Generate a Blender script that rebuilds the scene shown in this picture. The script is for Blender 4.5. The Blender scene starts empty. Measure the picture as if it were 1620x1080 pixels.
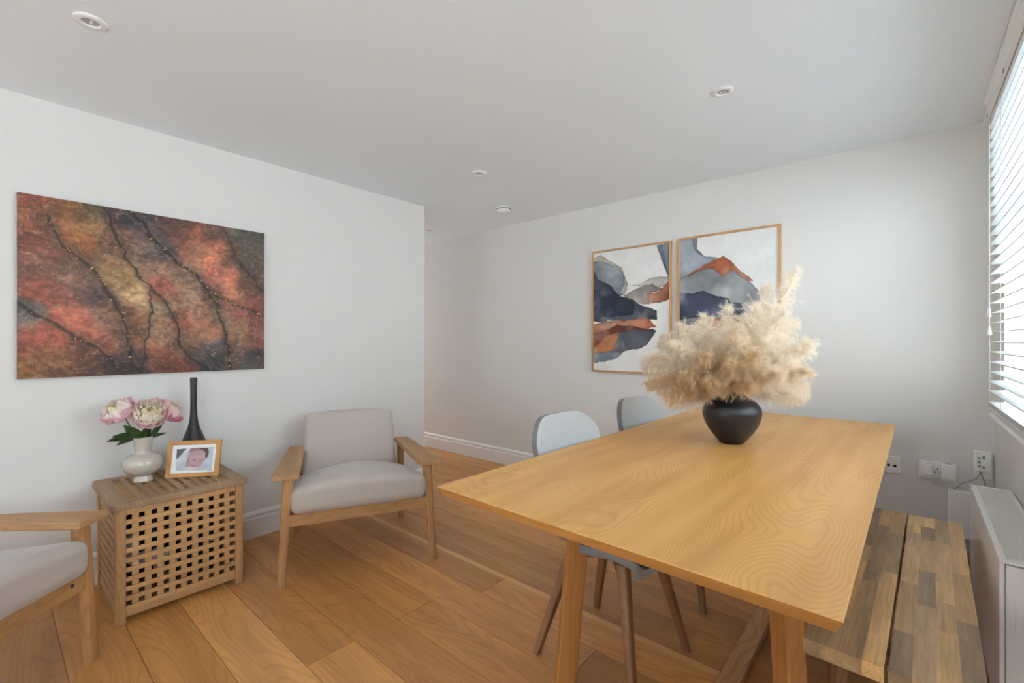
import bpy, math, random
import numpy as np
from mathutils import Vector, Matrix

random.seed(7)
RNG = np.random.default_rng(7)
SC = bpy.context.scene
COL = SC.collection
rad = math.radians

# ---------------------------------------------------------------- camera, world, light, exposure
H = 2.30            # ceiling height
EYE = 1.188
cam_data = bpy.data.cameras.new('camera')
cam_data.lens = 16.0
cam_data.sensor_width = 36.0
cam_data.clip_start = 0.01
cam = bpy.data.objects.new('camera', cam_data)
cam.location = (0, 0, EYE)
cam.rotation_euler = (rad(90), 0, rad(40.85))
COL.objects.link(cam)
SC.camera = cam

SC.view_settings.view_transform = 'Standard'
SC.view_settings.look = 'None'
SC.view_settings.gamma = 1
SC.view_settings.use_curve_mapping = False
SC.view_settings.exposure = 0.18
SC.cycles.use_denoising = True
SC.cycles.max_bounces = 10
SC.cycles.diffuse_bounces = 7
SC.cycles.glossy_bounces = 4
SC.cycles.transparent_max_bounces = 12
SC.cycles.sample_clamp_indirect = 6

world = bpy.data.worlds.new('overcast_sky')
SC.world = world
world.use_nodes = True
world.node_tree.nodes['Background'].inputs[0].default_value = (0.90, 0.96, 1.0, 1)
world.node_tree.nodes['Background'].inputs[1].default_value = 1.6

def area_lamp(name, loc, rot, sx, sy, energy, color=(0.80, 0.905, 1.0)):
    l = bpy.data.lights.new(name, 'AREA')
    l.shape = 'RECTANGLE'; l.size = sx; l.size_y = sy
    l.energy = energy; l.color = color
    o = bpy.data.objects.new(name, l)
    o.location = loc; o.rotation_euler = rot
    COL.objects.link(o)
    return o
# light from outside the window, then unseen fill lamps added to brighten the room
area_lamp('daylight_window', (1.05, 1.85, 2.0), (0, rad(68), 0), 1.5, 2.2, 66)
area_lamp('ceiling_fill_window_low', (1.00, 1.85, 0.55), (0, rad(120), 0), 0.9, 2.2, 400)  # added upward fill standing in for ground bounce, brightens the ceiling
area_lamp('ceiling_fill_behind', (0.90, -0.95, 1.05), (0, rad(122), 0), 1.4, 1.8, 112)  # unseen up-light, added to brighten the ceiling
area_lamp('rear_fill_doors', (-1.4, -3.85, 1.0), (rad(93), 0, rad(-12)), 2.4, 1.8, 38)  # unseen fill from behind, added to lift the low fronts
area_lamp('hall_fill', (-5.95, 2.83, 1.3), (0, rad(-90), 0), 1.6, 0.7, 14, (0.97, 0.97, 1.0))  # fill lamp added inside the hall, no window there

# ---------------------------------------------------------------- helpers
def S(r, g=None, b=None):
    if g is None: r, g, b = r
    def f(c):
        c /= 255.0
        return c/12.92 if c <= 0.04045 else ((c+0.055)/1.055)**2.4
    return (f(r), f(g), f(b))

def newmat(name):
    m = bpy.data.materials.new(name); m.use_nodes = True
    nt = m.node_tree
    return m, nt, nt.nodes['Principled BSDF']

def plain(name, col, rough=0.5, metal=0.0, bump=0.0, bscale=200, emit=None, var=0.0, coat=0.0, spec=0.5):
    m, nt, p = newmat(name)
    p.inputs['Base Color'].default_value = (*S(col), 1)
    p.inputs['Roughness'].default_value = rough
    p.inputs['Metallic'].default_value = metal
    p.inputs['Specular IOR Level'].default_value = spec
    p.inputs['Coat Weight'].default_value = coat
    p.inputs['Coat Roughness'].default_value = 0.1
    tc = nt.nodes.new('ShaderNodeTexCoord')
    nz = nt.nodes.new('ShaderNodeTexNoise'); nz.inputs['Scale'].default_value = bscale; nz.inputs['Detail'].default_value = 3
    nt.links.new(tc.outputs['Object'], nz.inputs['Vector'])
    if var > 0:
        mx = nt.nodes.new('ShaderNodeMix'); mx.data_type = 'RGBA'; mx.blend_type = 'MULTIPLY'
        rp = nt.nodes.new('ShaderNodeMapRange')
        rp.inputs['From Min'].default_value = 0.3; rp.inputs['From Max'].default_value = 0.7
        rp.inputs['To Min'].default_value = 1-var; rp.inputs['To Max'].default_value = 1+var*0.3
        nt.links.new(nz.outputs['Fac'], rp.inputs['Value'])
        mx.inputs[0].default_value = 1
        mx.inputs[6].default_value = (*S(col), 1)
        nt.links.new(rp.outputs[0], mx.inputs[7])
        nt.links.new(mx.outputs[2], p.inputs['Base Color'])
    if bump > 0:
        b = nt.nodes.new('ShaderNodeBump'); b.inputs['Strength'].default_value = bump; b.inputs['Distance'].default_value = 0.002
        nt.links.new(nz.outputs['Fac'], b.inputs['Height']); nt.links.new(b.outputs[0], p.inputs['Normal'])
    if emit:
        p.inputs['Emission Color'].default_value = (*S(col), 1); p.inputs['Emission Strength'].default_value = emit
    return m

def wood(name, light, dark, axis='Y', grain=1.0, ring=0.5, ringfreq=26, rough=0.42, attr=None, ringscale=1.0, stretch=9, spec=0.5, swirl=0.0, poredark=0.35, coat=0.0, rstretch=4.0, ringlo=0.25, bump=0.08, lin=60.0):
    """oak-like wood; grain runs along the given object axis."""
    m, nt, p = newmat(name)
    N = nt.nodes.new; L = nt.links.new
    tc = N('ShaderNodeTexCoord')
    vec = tc.outputs['Object']
    if attr:
        at = N('ShaderNodeAttribute'); at.attribute_name = attr
        sp = N('ShaderNodeSeparateColor'); L(at.outputs['Color'], sp.inputs[0])
        cb = N('ShaderNodeCombineXYZ')
        mm = N('ShaderNodeMath'); mm.operation = 'MULTIPLY'; mm.inputs[1].default_value = 37.0; L(sp.outputs[1], mm.inputs[0])
        for i in range(3): L(mm.outputs[0], cb.inputs[i])
        ad = N('ShaderNodeVectorMath'); ad.operation = 'ADD'; L(vec, ad.inputs[0]); L(cb.outputs[0], ad.inputs[1])
        vec = ad.outputs[0]
    def mapped(s, st):
        mp = N('ShaderNodeMapping')
        sc = [s, s, s]; sc['XYZ'.index(axis)] = s/st
        mp.inputs['Scale'].default_value = sc
        L(vec, mp.inputs['Vector']); return mp.outputs[0]
    # tone variation
    n1 = N('ShaderNodeTexNoise'); n1.inputs['Scale'].default_value = 1; n1.inputs['Detail'].default_value = 4
    L(mapped(14*grain, stretch), n1.inputs['Vector'])
    # growth rings: contour lines of a slow stretched noise
    n2 = N('ShaderNodeTexNoise'); n2.inputs['Scale'].default_value = 1; n2.inputs['Detail'].default_value = 1.2
    n2.inputs['Distortion'].default_value = swirl
    L(mapped(4.2*ringscale, rstretch), n2.inputs['Vector'])
    mu0 = N('ShaderNodeMath'); mu0.operation = 'MULTIPLY'; mu0.inputs[1].default_value = ringfreq*6.28; L(n2.outputs['Fac'], mu0.inputs[0])
    sx = N('ShaderNodeSeparateXYZ'); L(vec, sx.inputs[0])
    mu = N('ShaderNodeMath'); mu.operation = 'MULTIPLY_ADD'; mu.inputs[1].default_value = lin*6.28
    L(sx.outputs[{'X': 1, 'Y': 0, 'Z': 0}[axis]], mu.inputs[0]); L(mu0.outputs[0], mu.inputs[2])
    si = N('ShaderNodeMath'); si.operation = 'SINE'; L(mu.outputs[0], si.inputs[0])
    rr = N('ShaderNodeMapRange'); rr.inputs['From Min'].default_value = ringlo; rr.inputs['From Max'].default_value = 1.0
    L(si.outputs[0], rr.inputs['Value'])
    # fine pores
    n3 = N('ShaderNodeTexNoise'); n3.inputs['Scale'].default_value = 1; n3.inputs['Detail'].default_value = 5; n3.inputs['Roughness'].default_value = 0.7
    L(mapped(170*grain, 22), n3.inputs['Vector'])
    pr = N('ShaderNodeMapRange'); pr.inputs['From Min'].default_value = 0.5; pr.inputs['From Max'].default_value = 0.75
    L(n3.outputs['Fac'], pr.inputs['Value'])
    mix1 = N('ShaderNodeMix'); mix1.data_type = 'RGBA'
    tone = N('ShaderNodeMapRange'); tone.inputs['From Min'].default_value = 0.3; tone.inputs['From Max'].default_value = 0.7
    L(n1.outputs['Fac'], tone.inputs['Value'])
    L(tone.outputs[0], mix1.inputs[0])
    mix1.inputs[6].default_value = (*S(light), 1)
    mid = [(a+b)/2 for a, b in zip(S(light), S(dark))]
    mix1.inputs[7].default_value = (*mid, 1)
    mix2 = N('ShaderNodeMix'); mix2.data_type = 'RGBA'
    rm = N('ShaderNodeMath'); rm.operation = 'MULTIPLY'; rm.inputs[1].default_value = ring; L(rr.outputs[0], rm.inputs[0])
    L(rm.outputs[0], mix2.inputs[0]); L(mix1.outputs[2], mix2.inputs[6]); mix2.inputs[7].default_value = (*S(dark), 1)
    mix3 = N('ShaderNodeMix'); mix3.data_type = 'RGBA'
    pm = N('ShaderNodeMath'); pm.operation = 'MULTIPLY'; pm.inputs[1].default_value = poredark; L(pr.outputs[0], pm.inputs[0])
    L(pm.outputs[0], mix3.inputs[0]); L(mix2.outputs[2], mix3.inputs[6]); mix3.inputs[7].default_value = (*S(dark), 1)
    out = mix3.outputs[2]
    if attr:
        mt = N('ShaderNodeMapRange'); mt.inputs['To Min'].default_value = 0.72; mt.inputs['To Max'].default_value = 1.30
        L(sp.outputs[0], mt.inputs['Value'])
        vm = N('ShaderNodeVectorMath'); vm.operation = 'SCALE'; L(out, vm.inputs[0]); L(mt.outputs[0], vm.inputs['Scale'])
        m4 = N('ShaderNodeMix'); m4.data_type = 'RGBA'; L(sp.outputs[2], m4.inputs[0]); L(vm.outputs[0], m4.inputs[6]); m4.inputs[7].default_value = (*S(226, 186, 128), 1)
        out = m4.outputs[2]
    L(out, p.inputs['Base Color'])
    rg = N('ShaderNodeMapRange'); rg.inputs['To Min'].default_value = rough-0.06; rg.inputs['To Max'].default_value = rough+0.10
    L(n1.outputs['Fac'], rg.inputs['Value']); L(rg.outputs[0], p.inputs['Roughness'])
    p.inputs['Specular IOR Level'].default_value = spec
    p.inputs['Coat Weight'].default_value = coat; p.inputs['Coat Roughness'].default_value = 0.18
    bp = N('ShaderNodeBump'); bp.inputs['Strength'].default_value = bump; bp.inputs['Distance'].default_value = 0.001
    L(n3.outputs['Fac'], bp.inputs['Height']); L(bp.outputs[0], p.inputs['Normal'])
    return m

def attrmat(name, attr='Col', rough=0.6, bump=0.0, bscale=60, spec=0.4, mulnoise=0.0, nscale=20, translucent=0.0):
    m, nt, p = newmat(name)
    at = nt.nodes.new('ShaderNodeAttribute'); at.attribute_name = attr
    src = at.outputs['Color']
    p.inputs['Roughness'].default_value = rough
    p.inputs['Specular IOR Level'].default_value = spec
    tc = nt.nodes.new('ShaderNodeTexCoord')
    nz = nt.nodes.new('ShaderNodeTexNoise'); nz.inputs['Scale'].default_value = bscale; nz.inputs['Detail'].default_value = 6; nz.inputs['Distortion'].default_value = 1.0
    nt.links.new(tc.outputs['Object'], nz.inputs['Vector'])
    if mulnoise > 0:
        mr = nt.nodes.new('ShaderNodeMapRange'); mr.inputs['From Min'].default_value = 0.25; mr.inputs['From Max'].default_value = 0.75
        mr.inputs['To Min'].default_value = 1-mulnoise; mr.inputs['To Max'].default_value = 1+mulnoise
        nt.links.new(nz.outputs['Fac'], mr.inputs['Value'])
        vm = nt.nodes.new('ShaderNodeVectorMath'); vm.operation = 'SCALE'
        nt.links.new(src, vm.inputs[0]); nt.links.new(mr.outputs[0], vm.inputs['Scale']); src = vm.outputs[0]
    nt.links.new(src, p.inputs['Base Color'])
    if bump > 0:
        b = nt.nodes.new('ShaderNodeBump'); b.inputs['Strength'].default_value = bump; b.inputs['Distance'].default_value = 0.004
        nt.links.new(nz.outputs['Fac'], b.inputs['Height']); nt.links.new(b.outputs[0], p.inputs['Normal'])
    if translucent > 0:
        tr = nt.nodes.new('ShaderNodeBsdfTranslucent'); nt.links.new(src, tr.inputs['Color'])
        ms = nt.nodes.new('ShaderNodeMixShader'); ms.inputs[0].default_value = translucent
        out = nt.nodes['Material Output']
        nt.links.new(p.outputs[0], ms.inputs[1]); nt.links.new(tr.outputs[0], ms.inputs[2]); nt.links.new(ms.outputs[0], out.inputs[0])
    return m

class MB:
    def __init__(s): s.v = []; s.f = []; s.c = []
    def add(s, vs, fs, M=None, col=None):
        o = len(s.v)
        if M is not None: vs = [M @ Vector(v) for v in vs]
        s.v += [tuple(v) for v in vs]
        s.f += [tuple(i+o for i in f) for f in fs]
        s.c += [col]*len(fs)
        return s
    def box(s, x0, x1, y0, y1, z0, z1, M=None, col=None):
        vs = [(x0, y0, z0), (x1, y0, z0), (x1, y1, z0), (x0, y1, z0), (x0, y0, z1), (x1, y0, z1), (x1, y1, z1), (x0, y1, z1)]
        fs = [(0, 3, 2, 1), (4, 5, 6, 7), (0, 1, 5, 4), (1, 2, 6, 5), (2, 3, 7, 6), (3, 0, 4, 7)]
        return s.add(vs, fs, M, col)
    def quad(s, a, b, c, d, col=None): return s.add([a, b, c, d], [(0, 1, 2, 3)], None, col)
    def loft(s, rings, M=None, caps=True, closed=True, col=None):
        n = len(rings[0]); vs = [p for r in rings for p in r]; fs = []
        for i in range(len(rings)-1):
            for j in range(n if closed else n-1):
                k = (j+1) % n
                fs.append((i*n+j, i*n+k, (i+1)*n+k, (i+1)*n+j))
        if caps:
            fs.append(tuple(range(n-1, -1, -1))); fs.append(tuple((len(rings)-1)*n+j for j in range(n)))
        return s.add(vs, fs, M, col)
    def lathe(s, prof, n=48, M=None, caps=True, col=None):
        rings = [[(r*math.cos(2*math.pi*j/n), r*math.sin(2*math.pi*j/n), z) for j in range(n)] for r, z in prof]
        return s.loft(rings, M, caps, True, col)
    def tube(s, pts, r, n=8, M=None, col=None, flat=1.0):
        pts = [Vector(p) for p in pts]; rings = []
        up = Vector((0, 0, 1)); prev = None
        for i, p in enumerate(pts):
            t = (pts[min(i+1, len(pts)-1)]-pts[max(i-1, 0)]).normalized()
            if prev is None:
                a = up if abs(t.dot(up)) < 0.9 else Vector((1, 0, 0))
                x = t.cross(a).normalized()
            else:
                x = (prev - t*prev.dot(t)).normalized()
            prev = x; y = t.cross(x)
            rr = r[i] if isinstance(r, (list, tuple)) else r
            rings.append([p + x*rr*math.cos(2*math.pi*j/n) + y*rr*flat*math.sin(2*math.pi*j/n) for j in range(n)])
        return s.loft(rings, M, True, True, col)
    def post(s, a, b, wa, wb, da, db, e=3.0, ang=0.0, n=20, M=None, col=None, steps=1):
        """straight post from a to b, horizontal superellipse sections wa x da -> wb x db"""
        rings = []
        for k in range(steps+1):
            t = k/steps
            c = Vector(a).lerp(Vector(b), t); w = (wa+(wb-wa)*t)/2; d = (da+(db-da)*t)/2
            ring = []
            for j in range(n):
                th = 2*math.pi*(j+0.5)/n
                cx, sy = math.cos(th), math.sin(th)
                x = w*math.copysign(abs(cx)**(2/e), cx); y = d*math.copysign(abs(sy)**(2/e), sy)
                ring.append((c.x + x*math.cos(ang)-y*math.sin(ang), c.y + x*math.sin(ang)+y*math.cos(ang), c.z))
            rings.append(ring)
        return s.loft(rings, M, True, True, col)
    def rbox(s, hx, hy, hz, r, M=None, k=4, inner=10, fn=None, col=None):
        """box with rounded edges, origin at its centre; fn(x,y,z)->(x,y,z) reshapes it"""
        def steps(h):
            a = [-h + r*(1-math.cos(i*math.pi/2/k)) for i in range(k)]
            b = [-(h-r) + 2*(h-r)*i/inner for i in range(inner+1)]
            return a + b + [-q for q in reversed(a)]
        X, Y, Z = steps(hx), steps(hy), steps(hz)
        hs = (hx, hy, hz)
        vid = {}; vs = []; fs = []
        def V(p):
            key = tuple(round(q, 6) for q in p)
            if key in vid: return vid[key]
            c = [max(-(h-r), min(h-r, q)) for q, h in zip(p, hs)]
            d = [q-w for q, w in zip(p, c)]
            l = math.sqrt(sum(q*q for q in d))
            if l > 1e-9: p2 = [w + q/l*r for w, q in zip(c, d)]
            else: p2 = list(p)
            if fn: p2 = fn(*p2)
            vid[key] = len(vs); vs.append(tuple(p2)); return vid[key]
        def face(A, B, ax, val, flip):
            for i in range(len(A)-1):
                for j in range(len(B)-1):
                    q = []
                    for a, b in ((A[i], B[j]), (A[i+1], B[j]), (A[i+1], B[j+1]), (A[i], B[j+1])):
                        p = [a, b]; p.insert(ax, val); q.append(V(p))
                    if flip: q.reverse()
                    fs.append(tuple(q))
        face(Y, Z, 0, hx, False); face(Y, Z, 0, -hx, True)
        face(X, Z, 1, hy, True); face(X, Z, 1, -hy, False)
        face(X, Y, 2, hz, False); face(X, Y, 2, -hz, True)
        return s.add(vs, fs, M, col)
    def build(s, name, mat, parent=None, smooth=None, bevel=0.0, seg=2, loc=None, attr='Col'):
        me = bpy.data.meshes.new(name)
        me.from_pydata(s.v, [], s.f)
        if any(c is not None for c in s.c):
            a = me.color_attributes.new(attr, 'FLOAT_COLOR', 'CORNER')
            data = []
            for f, c in zip(s.f, s.c):
                c = c or (0.5, 0.5, 0.5)
                data += [c[0], c[1], c[2], 1.0]*len(f)
            a.data.foreach_set('color', data)
        me.materials.append(mat)
        me.update()
        if smooth is not None:
            me.polygons.foreach_set('use_smooth', [True]*len(me.polygons))
            if smooth < 180: me.set_sharp_from_angle(angle=rad(smooth))
        o = bpy.data.objects.new(name, me)
        COL.objects.link(o)
        if parent: o.parent = parent
        if loc: o.location = loc
        if bevel > 0:
            b = o.modifiers.new('bevel', 'BEVEL'); b.width = bevel; b.segments = seg; b.limit_method = 'ANGLE'; b.angle_limit = rad(40)
            b.harden_normals = False
        return o

def tag(o, label, cat, group=None):
    o['label'] = label; o['category'] = cat
    if group: o['group'] = group
    return o
def thing(name, label, cat, loc=(0, 0, 0), rz=0.0, group=None):
    o = bpy.data.objects.new(name, None); COL.objects.link(o)
    o.location = loc; o.rotation_euler = (0, 0, rz); o.empty_display_size = 0.05
    return tag(o, label, cat, group)
def structure(o):
    o['kind'] = 'structure'; return o
def copy_tree(o, parent=None):
    c = o.copy(); COL.objects.link(c)
    if parent: c.parent = parent
    for ch in list(o.children): copy_tree(ch, c)
    return c

# numpy value noise
_T = np.random.default_rng(11).random((256, 256))
def vnoise(x, y, s=0):
    ix = np.floor(x).astype(int); iy = np.floor(y).astype(int)
    fx = x-ix; fy = y-iy
    fx = fx*fx*(3-2*fx); fy = fy*fy*(3-2*fy)
    a = _T[(ix+s*17) % 256, (iy+s*31) % 256]; b = _T[(ix+1+s*17) % 256, (iy+s*31) % 256]
    c = _T[(ix+s*17) % 256, (iy+1+s*31) % 256]; d = _T[(ix+1+s*17) % 256, (iy+1+s*31) % 256]
    return (a*(1-fx)+b*fx)*(1-fy)+(c*(1-fx)+d*fx)*fy
def fbm(x, y, s=0, o=4):
    t = 0; a = 0.5; n = 0
    for k in range(o):
        t = t + a*vnoise(x*2**k, y*2**k, s+k); n += a; a *= 0.5
    return t/n

def lin(c):
    c = np.clip(c, 0, 1)
    return np.where(c <= 0.04045, c/12.92, ((c+0.055)/1.055)**2.4)

def paint_panel(name, w, h, nx, ny, fn, mat, parent, M):
    """a flat sheet w x h in its local XZ plane facing -Y, coloured by fn(u, v) with v down"""
    u, v = np.meshgrid(np.linspace(0, 1, nx), np.linspace(0, 1, ny))
    rgb = lin(fn(u.ravel(), v.ravel())/255.0)
    co = np.stack([(u.ravel()-0.5)*w, np.zeros(nx*ny), (0.5-v.ravel())*h], 1)
    i = np.arange(nx*ny).reshape(ny, nx)
    q = np.stack([i[:-1, :-1], i[1:, :-1], i[1:, 1:], i[:-1, 1:]], -1).reshape(-1, 4)
    me = bpy.data.meshes.new(name)
    me.vertices.add(nx*ny); me.vertices.foreach_set('co', co.ravel())
    me.loops.add(q.size); me.loops.foreach_set('vertex_index', q.ravel())
    me.polygons.add(len(q)); me.polygons.foreach_set('loop_start', np.arange(0, q.size, 4))
    me.update(calc_edges=True)
    a = me.color_attributes.new('Col', 'FLOAT_COLOR', 'POINT')
    a.data.foreach_set('color', np.concatenate([rgb, np.ones((nx*ny, 1))], 1).ravel())
    me.materials.append(mat)
    o = bpy.data.objects.new(name, me); COL.objects.link(o)
    o.parent = parent; o.matrix_local = M
    return o

def inside(x, y, poly):
    r = np.zeros(x.shape, bool); n = len(poly)
    for i in range(n):
        x1, y1 = poly[i]; x2, y2 = poly[(i+1) % n]
        if y1 == y2: continue
        c = ((y1 > y) != (y2 > y)) & (x < (x2-x1)*(y-y1)/(y2-y1)+x1)
        r ^= c
    return r
def seg_dist(x, y, pts):
    best = np.full(x.shape, 9.0); 
    for (a, b), (c, d) in zip(pts[:-1], pts[1:]):
        dx, dy = c-a, d-b; t = np.clip(((x-a)*dx+(y-b)*dy)/(dx*dx+dy*dy), 0, 1)
        best = np.minimum(best, np.hypot(x-a-t*dx, y-b-t*dy))
    return best

# ---------------------------------------------------------------- materials
M_WALL = plain('white_wall_paint', (224, 222, 219), 0.75, bump=0.03, bscale=300)
M_CEIL = plain('white_ceiling_paint', (234, 240, 245), 0.8, bump=0.02, bscale=250)
M_TRIM = plain('white_gloss_trim', (234, 234, 234), 0.35)
M_PLASTIC = plain('white_plastic', (242, 241, 238), 0.35)
M_GREYPLASTIC = plain('pale_grey_plastic', (150, 150, 146), 0.4)
M_DARK = plain('dark_hole', (22, 20, 20), 0.7)
M_FLOOR = wood('oak_floor_planks', (208, 148, 84), (136, 88, 44), axis='X', attr='Pl', ring=0.26, ringfreq=17, grain=0.8, rough=0.36, ringscale=1.5, poredark=0.36, rstretch=7, lin=24)
M_TABLE = wood('honey_oak_table', (224, 171, 100), (172, 114, 52), axis='Y', ring=0.26, ringfreq=52, rough=0.40, ringscale=0.75, swirl=0.25, poredark=0.10, rstretch=2.6, ringlo=0.15, bump=0.0, lin=92)
M_TABLEEDGE_SHADE = wood('honey_oak_shaded_edge', (196, 138, 74), (146, 96, 46), axis='X', ring=0.3, ringfreq=9, rough=0.35, ringscale=2.0)  # oak darkened to paint shade onto the tabletop sides
M_TABLELEG = wood('honey_oak_leg', (192, 134, 74), (136, 86, 42), axis='Z', ring=0.3, ringfreq=9, rough=0.4, ringscale=2.0)
M_CHAIRWOOD = wood('armchair_oak', (182, 136, 88), (118, 80, 46), axis='Z', ring=0.25, ringfreq=8, rough=0.5, ringscale=3)
M_ARMWOOD = wood('armrest_oak', (184, 140, 94), (122, 84, 52), axis='Y', ring=0.25, ringfreq=8, rough=0.5, ringscale=3)
M_RAILWOOD = wood('rail_oak', (182, 136, 88), (118, 80, 46), axis='X', ring=0.25, ringfreq=8, rough=0.5, ringscale=3)
M_HAMPER = wood('acacia_hamper', (200, 156, 106), (138, 98, 60), axis='Y', ring=0.2, ringfreq=8, rough=0.55, ringscale=3)
M_HAMPERZ = wood('acacia_hamper_upright', (190, 146, 98), (128, 88, 54), axis='Z', ring=0.25, ringfreq=8, rough=0.55, ringscale=3)
M_HAMPERX = wood('acacia_hamper_side', (188, 146, 100), (128, 90, 58), axis='X', ring=0.2, ringfreq=8, rough=0.55, ringscale=3)
M_LID = wood('weathered_hamper_lid', (166, 134, 102), (108, 82, 60), axis='X', ring=0.25, ringfreq=8, rough=0.5, ringscale=3)
M_TULIPLEG = wood('tulip_leg_beech', (152, 108, 70), (98, 64, 38), axis='Z', ring=0.25, ringfreq=7, rough=0.45, ringscale=3)
M_PICFRAME = wood('picture_frame_oak', (206, 160, 108), (140, 98, 58), axis='Z', ring=0.25, ringfreq=8, rough=0.45, ringscale=3)
M_PHOTOFRAME = wood('photo_frame_oak', (196, 142, 76), (150, 100, 48), axis='X', ring=0.2, ringfreq=8, rough=0.4, ringscale=3)
M_BENCHLEG = wood('bench_leg_wood', (150, 104, 62), (92, 58, 32), axis='Z', ring=0.3, ringfreq=8, rough=0.5, ringscale=3)
M_CRATE = wood('dark_slat_wood', (168, 108, 62), (88, 54, 32), axis='Y', ring=0.2, ringfreq=8, rough=0.55, ringscale=3)
M_FABRIC = plain('taupe_velvet', (184, 173, 165), 0.85, bump=0.15, bscale=900, var=0.06, spec=0.2)
for _m in (M_FABRIC,):
    _p = _m.node_tree.nodes['Principled BSDF']
    _p.inputs['Sheen Weight'].default_value = 0.35; _p.inputs['Sheen Roughness'].default_value = 0.4
M_SHELL = plain('mid_grey_shell', (122, 123, 124), 0.5)
M_SHELLIN = plain('pale_grey_upholstery', (186, 189, 191), 0.55)
M_SHELLPAD = plain('dark_seat_pad', (62, 66, 74), 0.55)
M_CREAM = plain('cream_glazed_ceramic', (194, 186, 174), 0.10, coat=0.5, spec=0.6)
M_BLACKVASE = plain('black_ribbed_clay', (34, 34, 38), 0.38, bump=0.5, bscale=45, var=0.3)
M_BLACKTALL = plain('matt_black_ceramic', (32, 33, 38), 0.42)
M_PAMPAS = attrmat('pampas_fluff', rough=0.9, spec=0.1, translucent=0.45)
M_PETAL = attrmat('peony_petal', rough=0.6, spec=0.2, translucent=0.3)
M_LEAF = plain('dark_green_leaf', (52, 78, 40), 0.4, var=0.3, bscale=30)
M_STEM = plain('green_stem', (92, 108, 62), 0.5)
M_STRAW = plain('straw_stem', (196, 166, 120), 0.7)
M_PAINT = attrmat('oil_painting', rough=0.5, bump=0.8, bscale=60, mulnoise=0.18)
M_PRINT = attrmat('watercolour_print', rough=0.7, bscale=9, mulnoise=0.07)
M_PHOTO = attrmat('photo_print', rough=0.25, bscale=40, mulnoise=0.03)
M_RADIATOR = plain('radiator_enamel', (242, 241, 237), 0.3)
M_CHROME = plain('chrome', (200, 200, 200), 0.2, metal=1)
M_BLIND = plain('white_blind_slat', (206, 208, 208), 0.45)
M_CORD = plain('blind_cord', (205, 204, 198), 0.8)
M_CABLE = plain('white_cable', (222, 220, 214), 0.5)
M_GREYCABLE = plain('grey_cable', (140, 138, 132), 0.5)
M_LENS = plain('spotlight_lens', (186, 186, 182), 0.2, metal=0.0)
M_CLOTHW = plain('white_laundry', (205, 205, 208), 0.9, bump=0.4, bscale=20)
M_CLOTHB = plain('black_laundry', (30, 29, 32), 0.9, bump=0.4, bscale=20)
M_GREEN = plain('green_indicator', (90, 235, 150), 0.5, emit=0.6)
M_GLASS, _nt, _p = newmat('window_glass')
_p.inputs['Transmission Weight'].default_value = 1.0; _p.inputs['Roughness'].default_value = 0.0; _p.inputs['IOR'].default_value = 1.01
_p.inputs['Base Color'].default_value = (0.97, 1, 0.99, 1)

# ---------------------------------------------------------------- the room
XL, XR, YB, YF = -3.005, 0.335, 3.29, -3.4
WEND = 2.37          # where the left wall stops at the hall opening

def floor_mesh():
    mb = MB(); g = 0.0011
    y0 = 0.768 - 0.1925*22; k = 0
    joints = {0: [-1.657, -3.6], 2: [-1.643, -3.9], -1: [-0.3, -2.62, -4.7], 1: [-0.72, -2.95, -4.9], 3: [-0.9, -2.6, -4.4], 4: [-1.52, -3.5], 5: [-0.65, -2.2, -4.2],
              6: [-1.17, -3.1], -2: [-1.05, -3.4], 7: [-0.35, -2.4, -4.4], 8: [-1.6, -3.7]}
    rr = random.Random(5)
    for r in range(-22, 14):
        a = 0.768 + 0.1925*r; b = a + 0.1925
        if a > YB: break
        js = joints.get(r) or sorted([-0.2-rr.random()*1.9, -2.3-rr.random()*1.2, -4.4-rr.random()], reverse=True)
        xs = [XR+0.02] + js + [-6.3]
        for x1, x0 in zip(xs[:-1], xs[1:]):
            t = 0.5 + (rr.random()-0.5)*0.55; o = rr.random()
            if r == -1 and x0 < -0.4 and x0 > -3: t = 0.85
            if r == -2: t = 0.42
            if r == 4:
                s = b-0.032
                mb.box(x0+g, x1-g, a+g, s, -0.012, 0, col=(t, o, 0)); mb.box(x0+g, x1-g, s, b-g, -0.012, 0, col=(0.8, o, 0.45))
            else:
                mb.box(x0+g, x1-g, a+g, b-g, -0.012, 0, col=(t, o, 0.12 if r == -1 else 0.0))
    mb.box(-6.3, XR+0.02, YF-0.05, YB+0.02, -0.05, -0.005, col=(0.0, 0.2, 0))
    return mb
fl = structure(floor_mesh().build('floor', M_FLOOR, attr='Pl'))
cl = structure(MB().box(-6.3, XR+0.3, YF-0.3, YB+0.2, H, H+0.1).build('ceiling', M_CEIL))
structure(MB().box(XL-0.12, XL, YF, WEND, 0, H).build('wall_left', M_WALL))
structure(MB().box(-6.3, XR+0.3, YB, YB+0.15, 0, H).build('wall_back', M_WALL))
# right wall with two window openings; the rear one unseen, placed to light the ceiling
W1 = (0.80, 2.985, 0.87, 2.14); W2 = (-1.85, -0.10, 0.87, 2.14)
wr = MB(); T = 0.28
wr.box(XR, XR+T, YF, W2[0], 0, H); wr.box(XR, XR+T, W2[1], W1[0], 0, H); wr.box(XR, XR+T, W1[1], YB, 0, H)
for w in (W1, W2):
    wr.box(XR, XR+T, w[0], w[1], 0, w[2]); wr.box(XR, XR+T, w[0], w[1], w[3], H)
structure(wr.build('wall_right', M_WALL))
wf = MB(); D3 = (-2.8, -0.4, 0.0, 2.1)
wf.box(XL-0.12, D3[0], YF-0.15, YF, 0, H); wf.box(D3[1], XR+T, YF-0.15, YF, 0, H); wf.box(D3[0], D3[1], YF-0.15, YF, D3[3], H)
structure(wf.build('wall_front', M_WALL))
structure(MB().box(-6.3, XL-0.12, WEND-0.12, WEND, 0, H).build('wall_hall', M_WALL))
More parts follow.
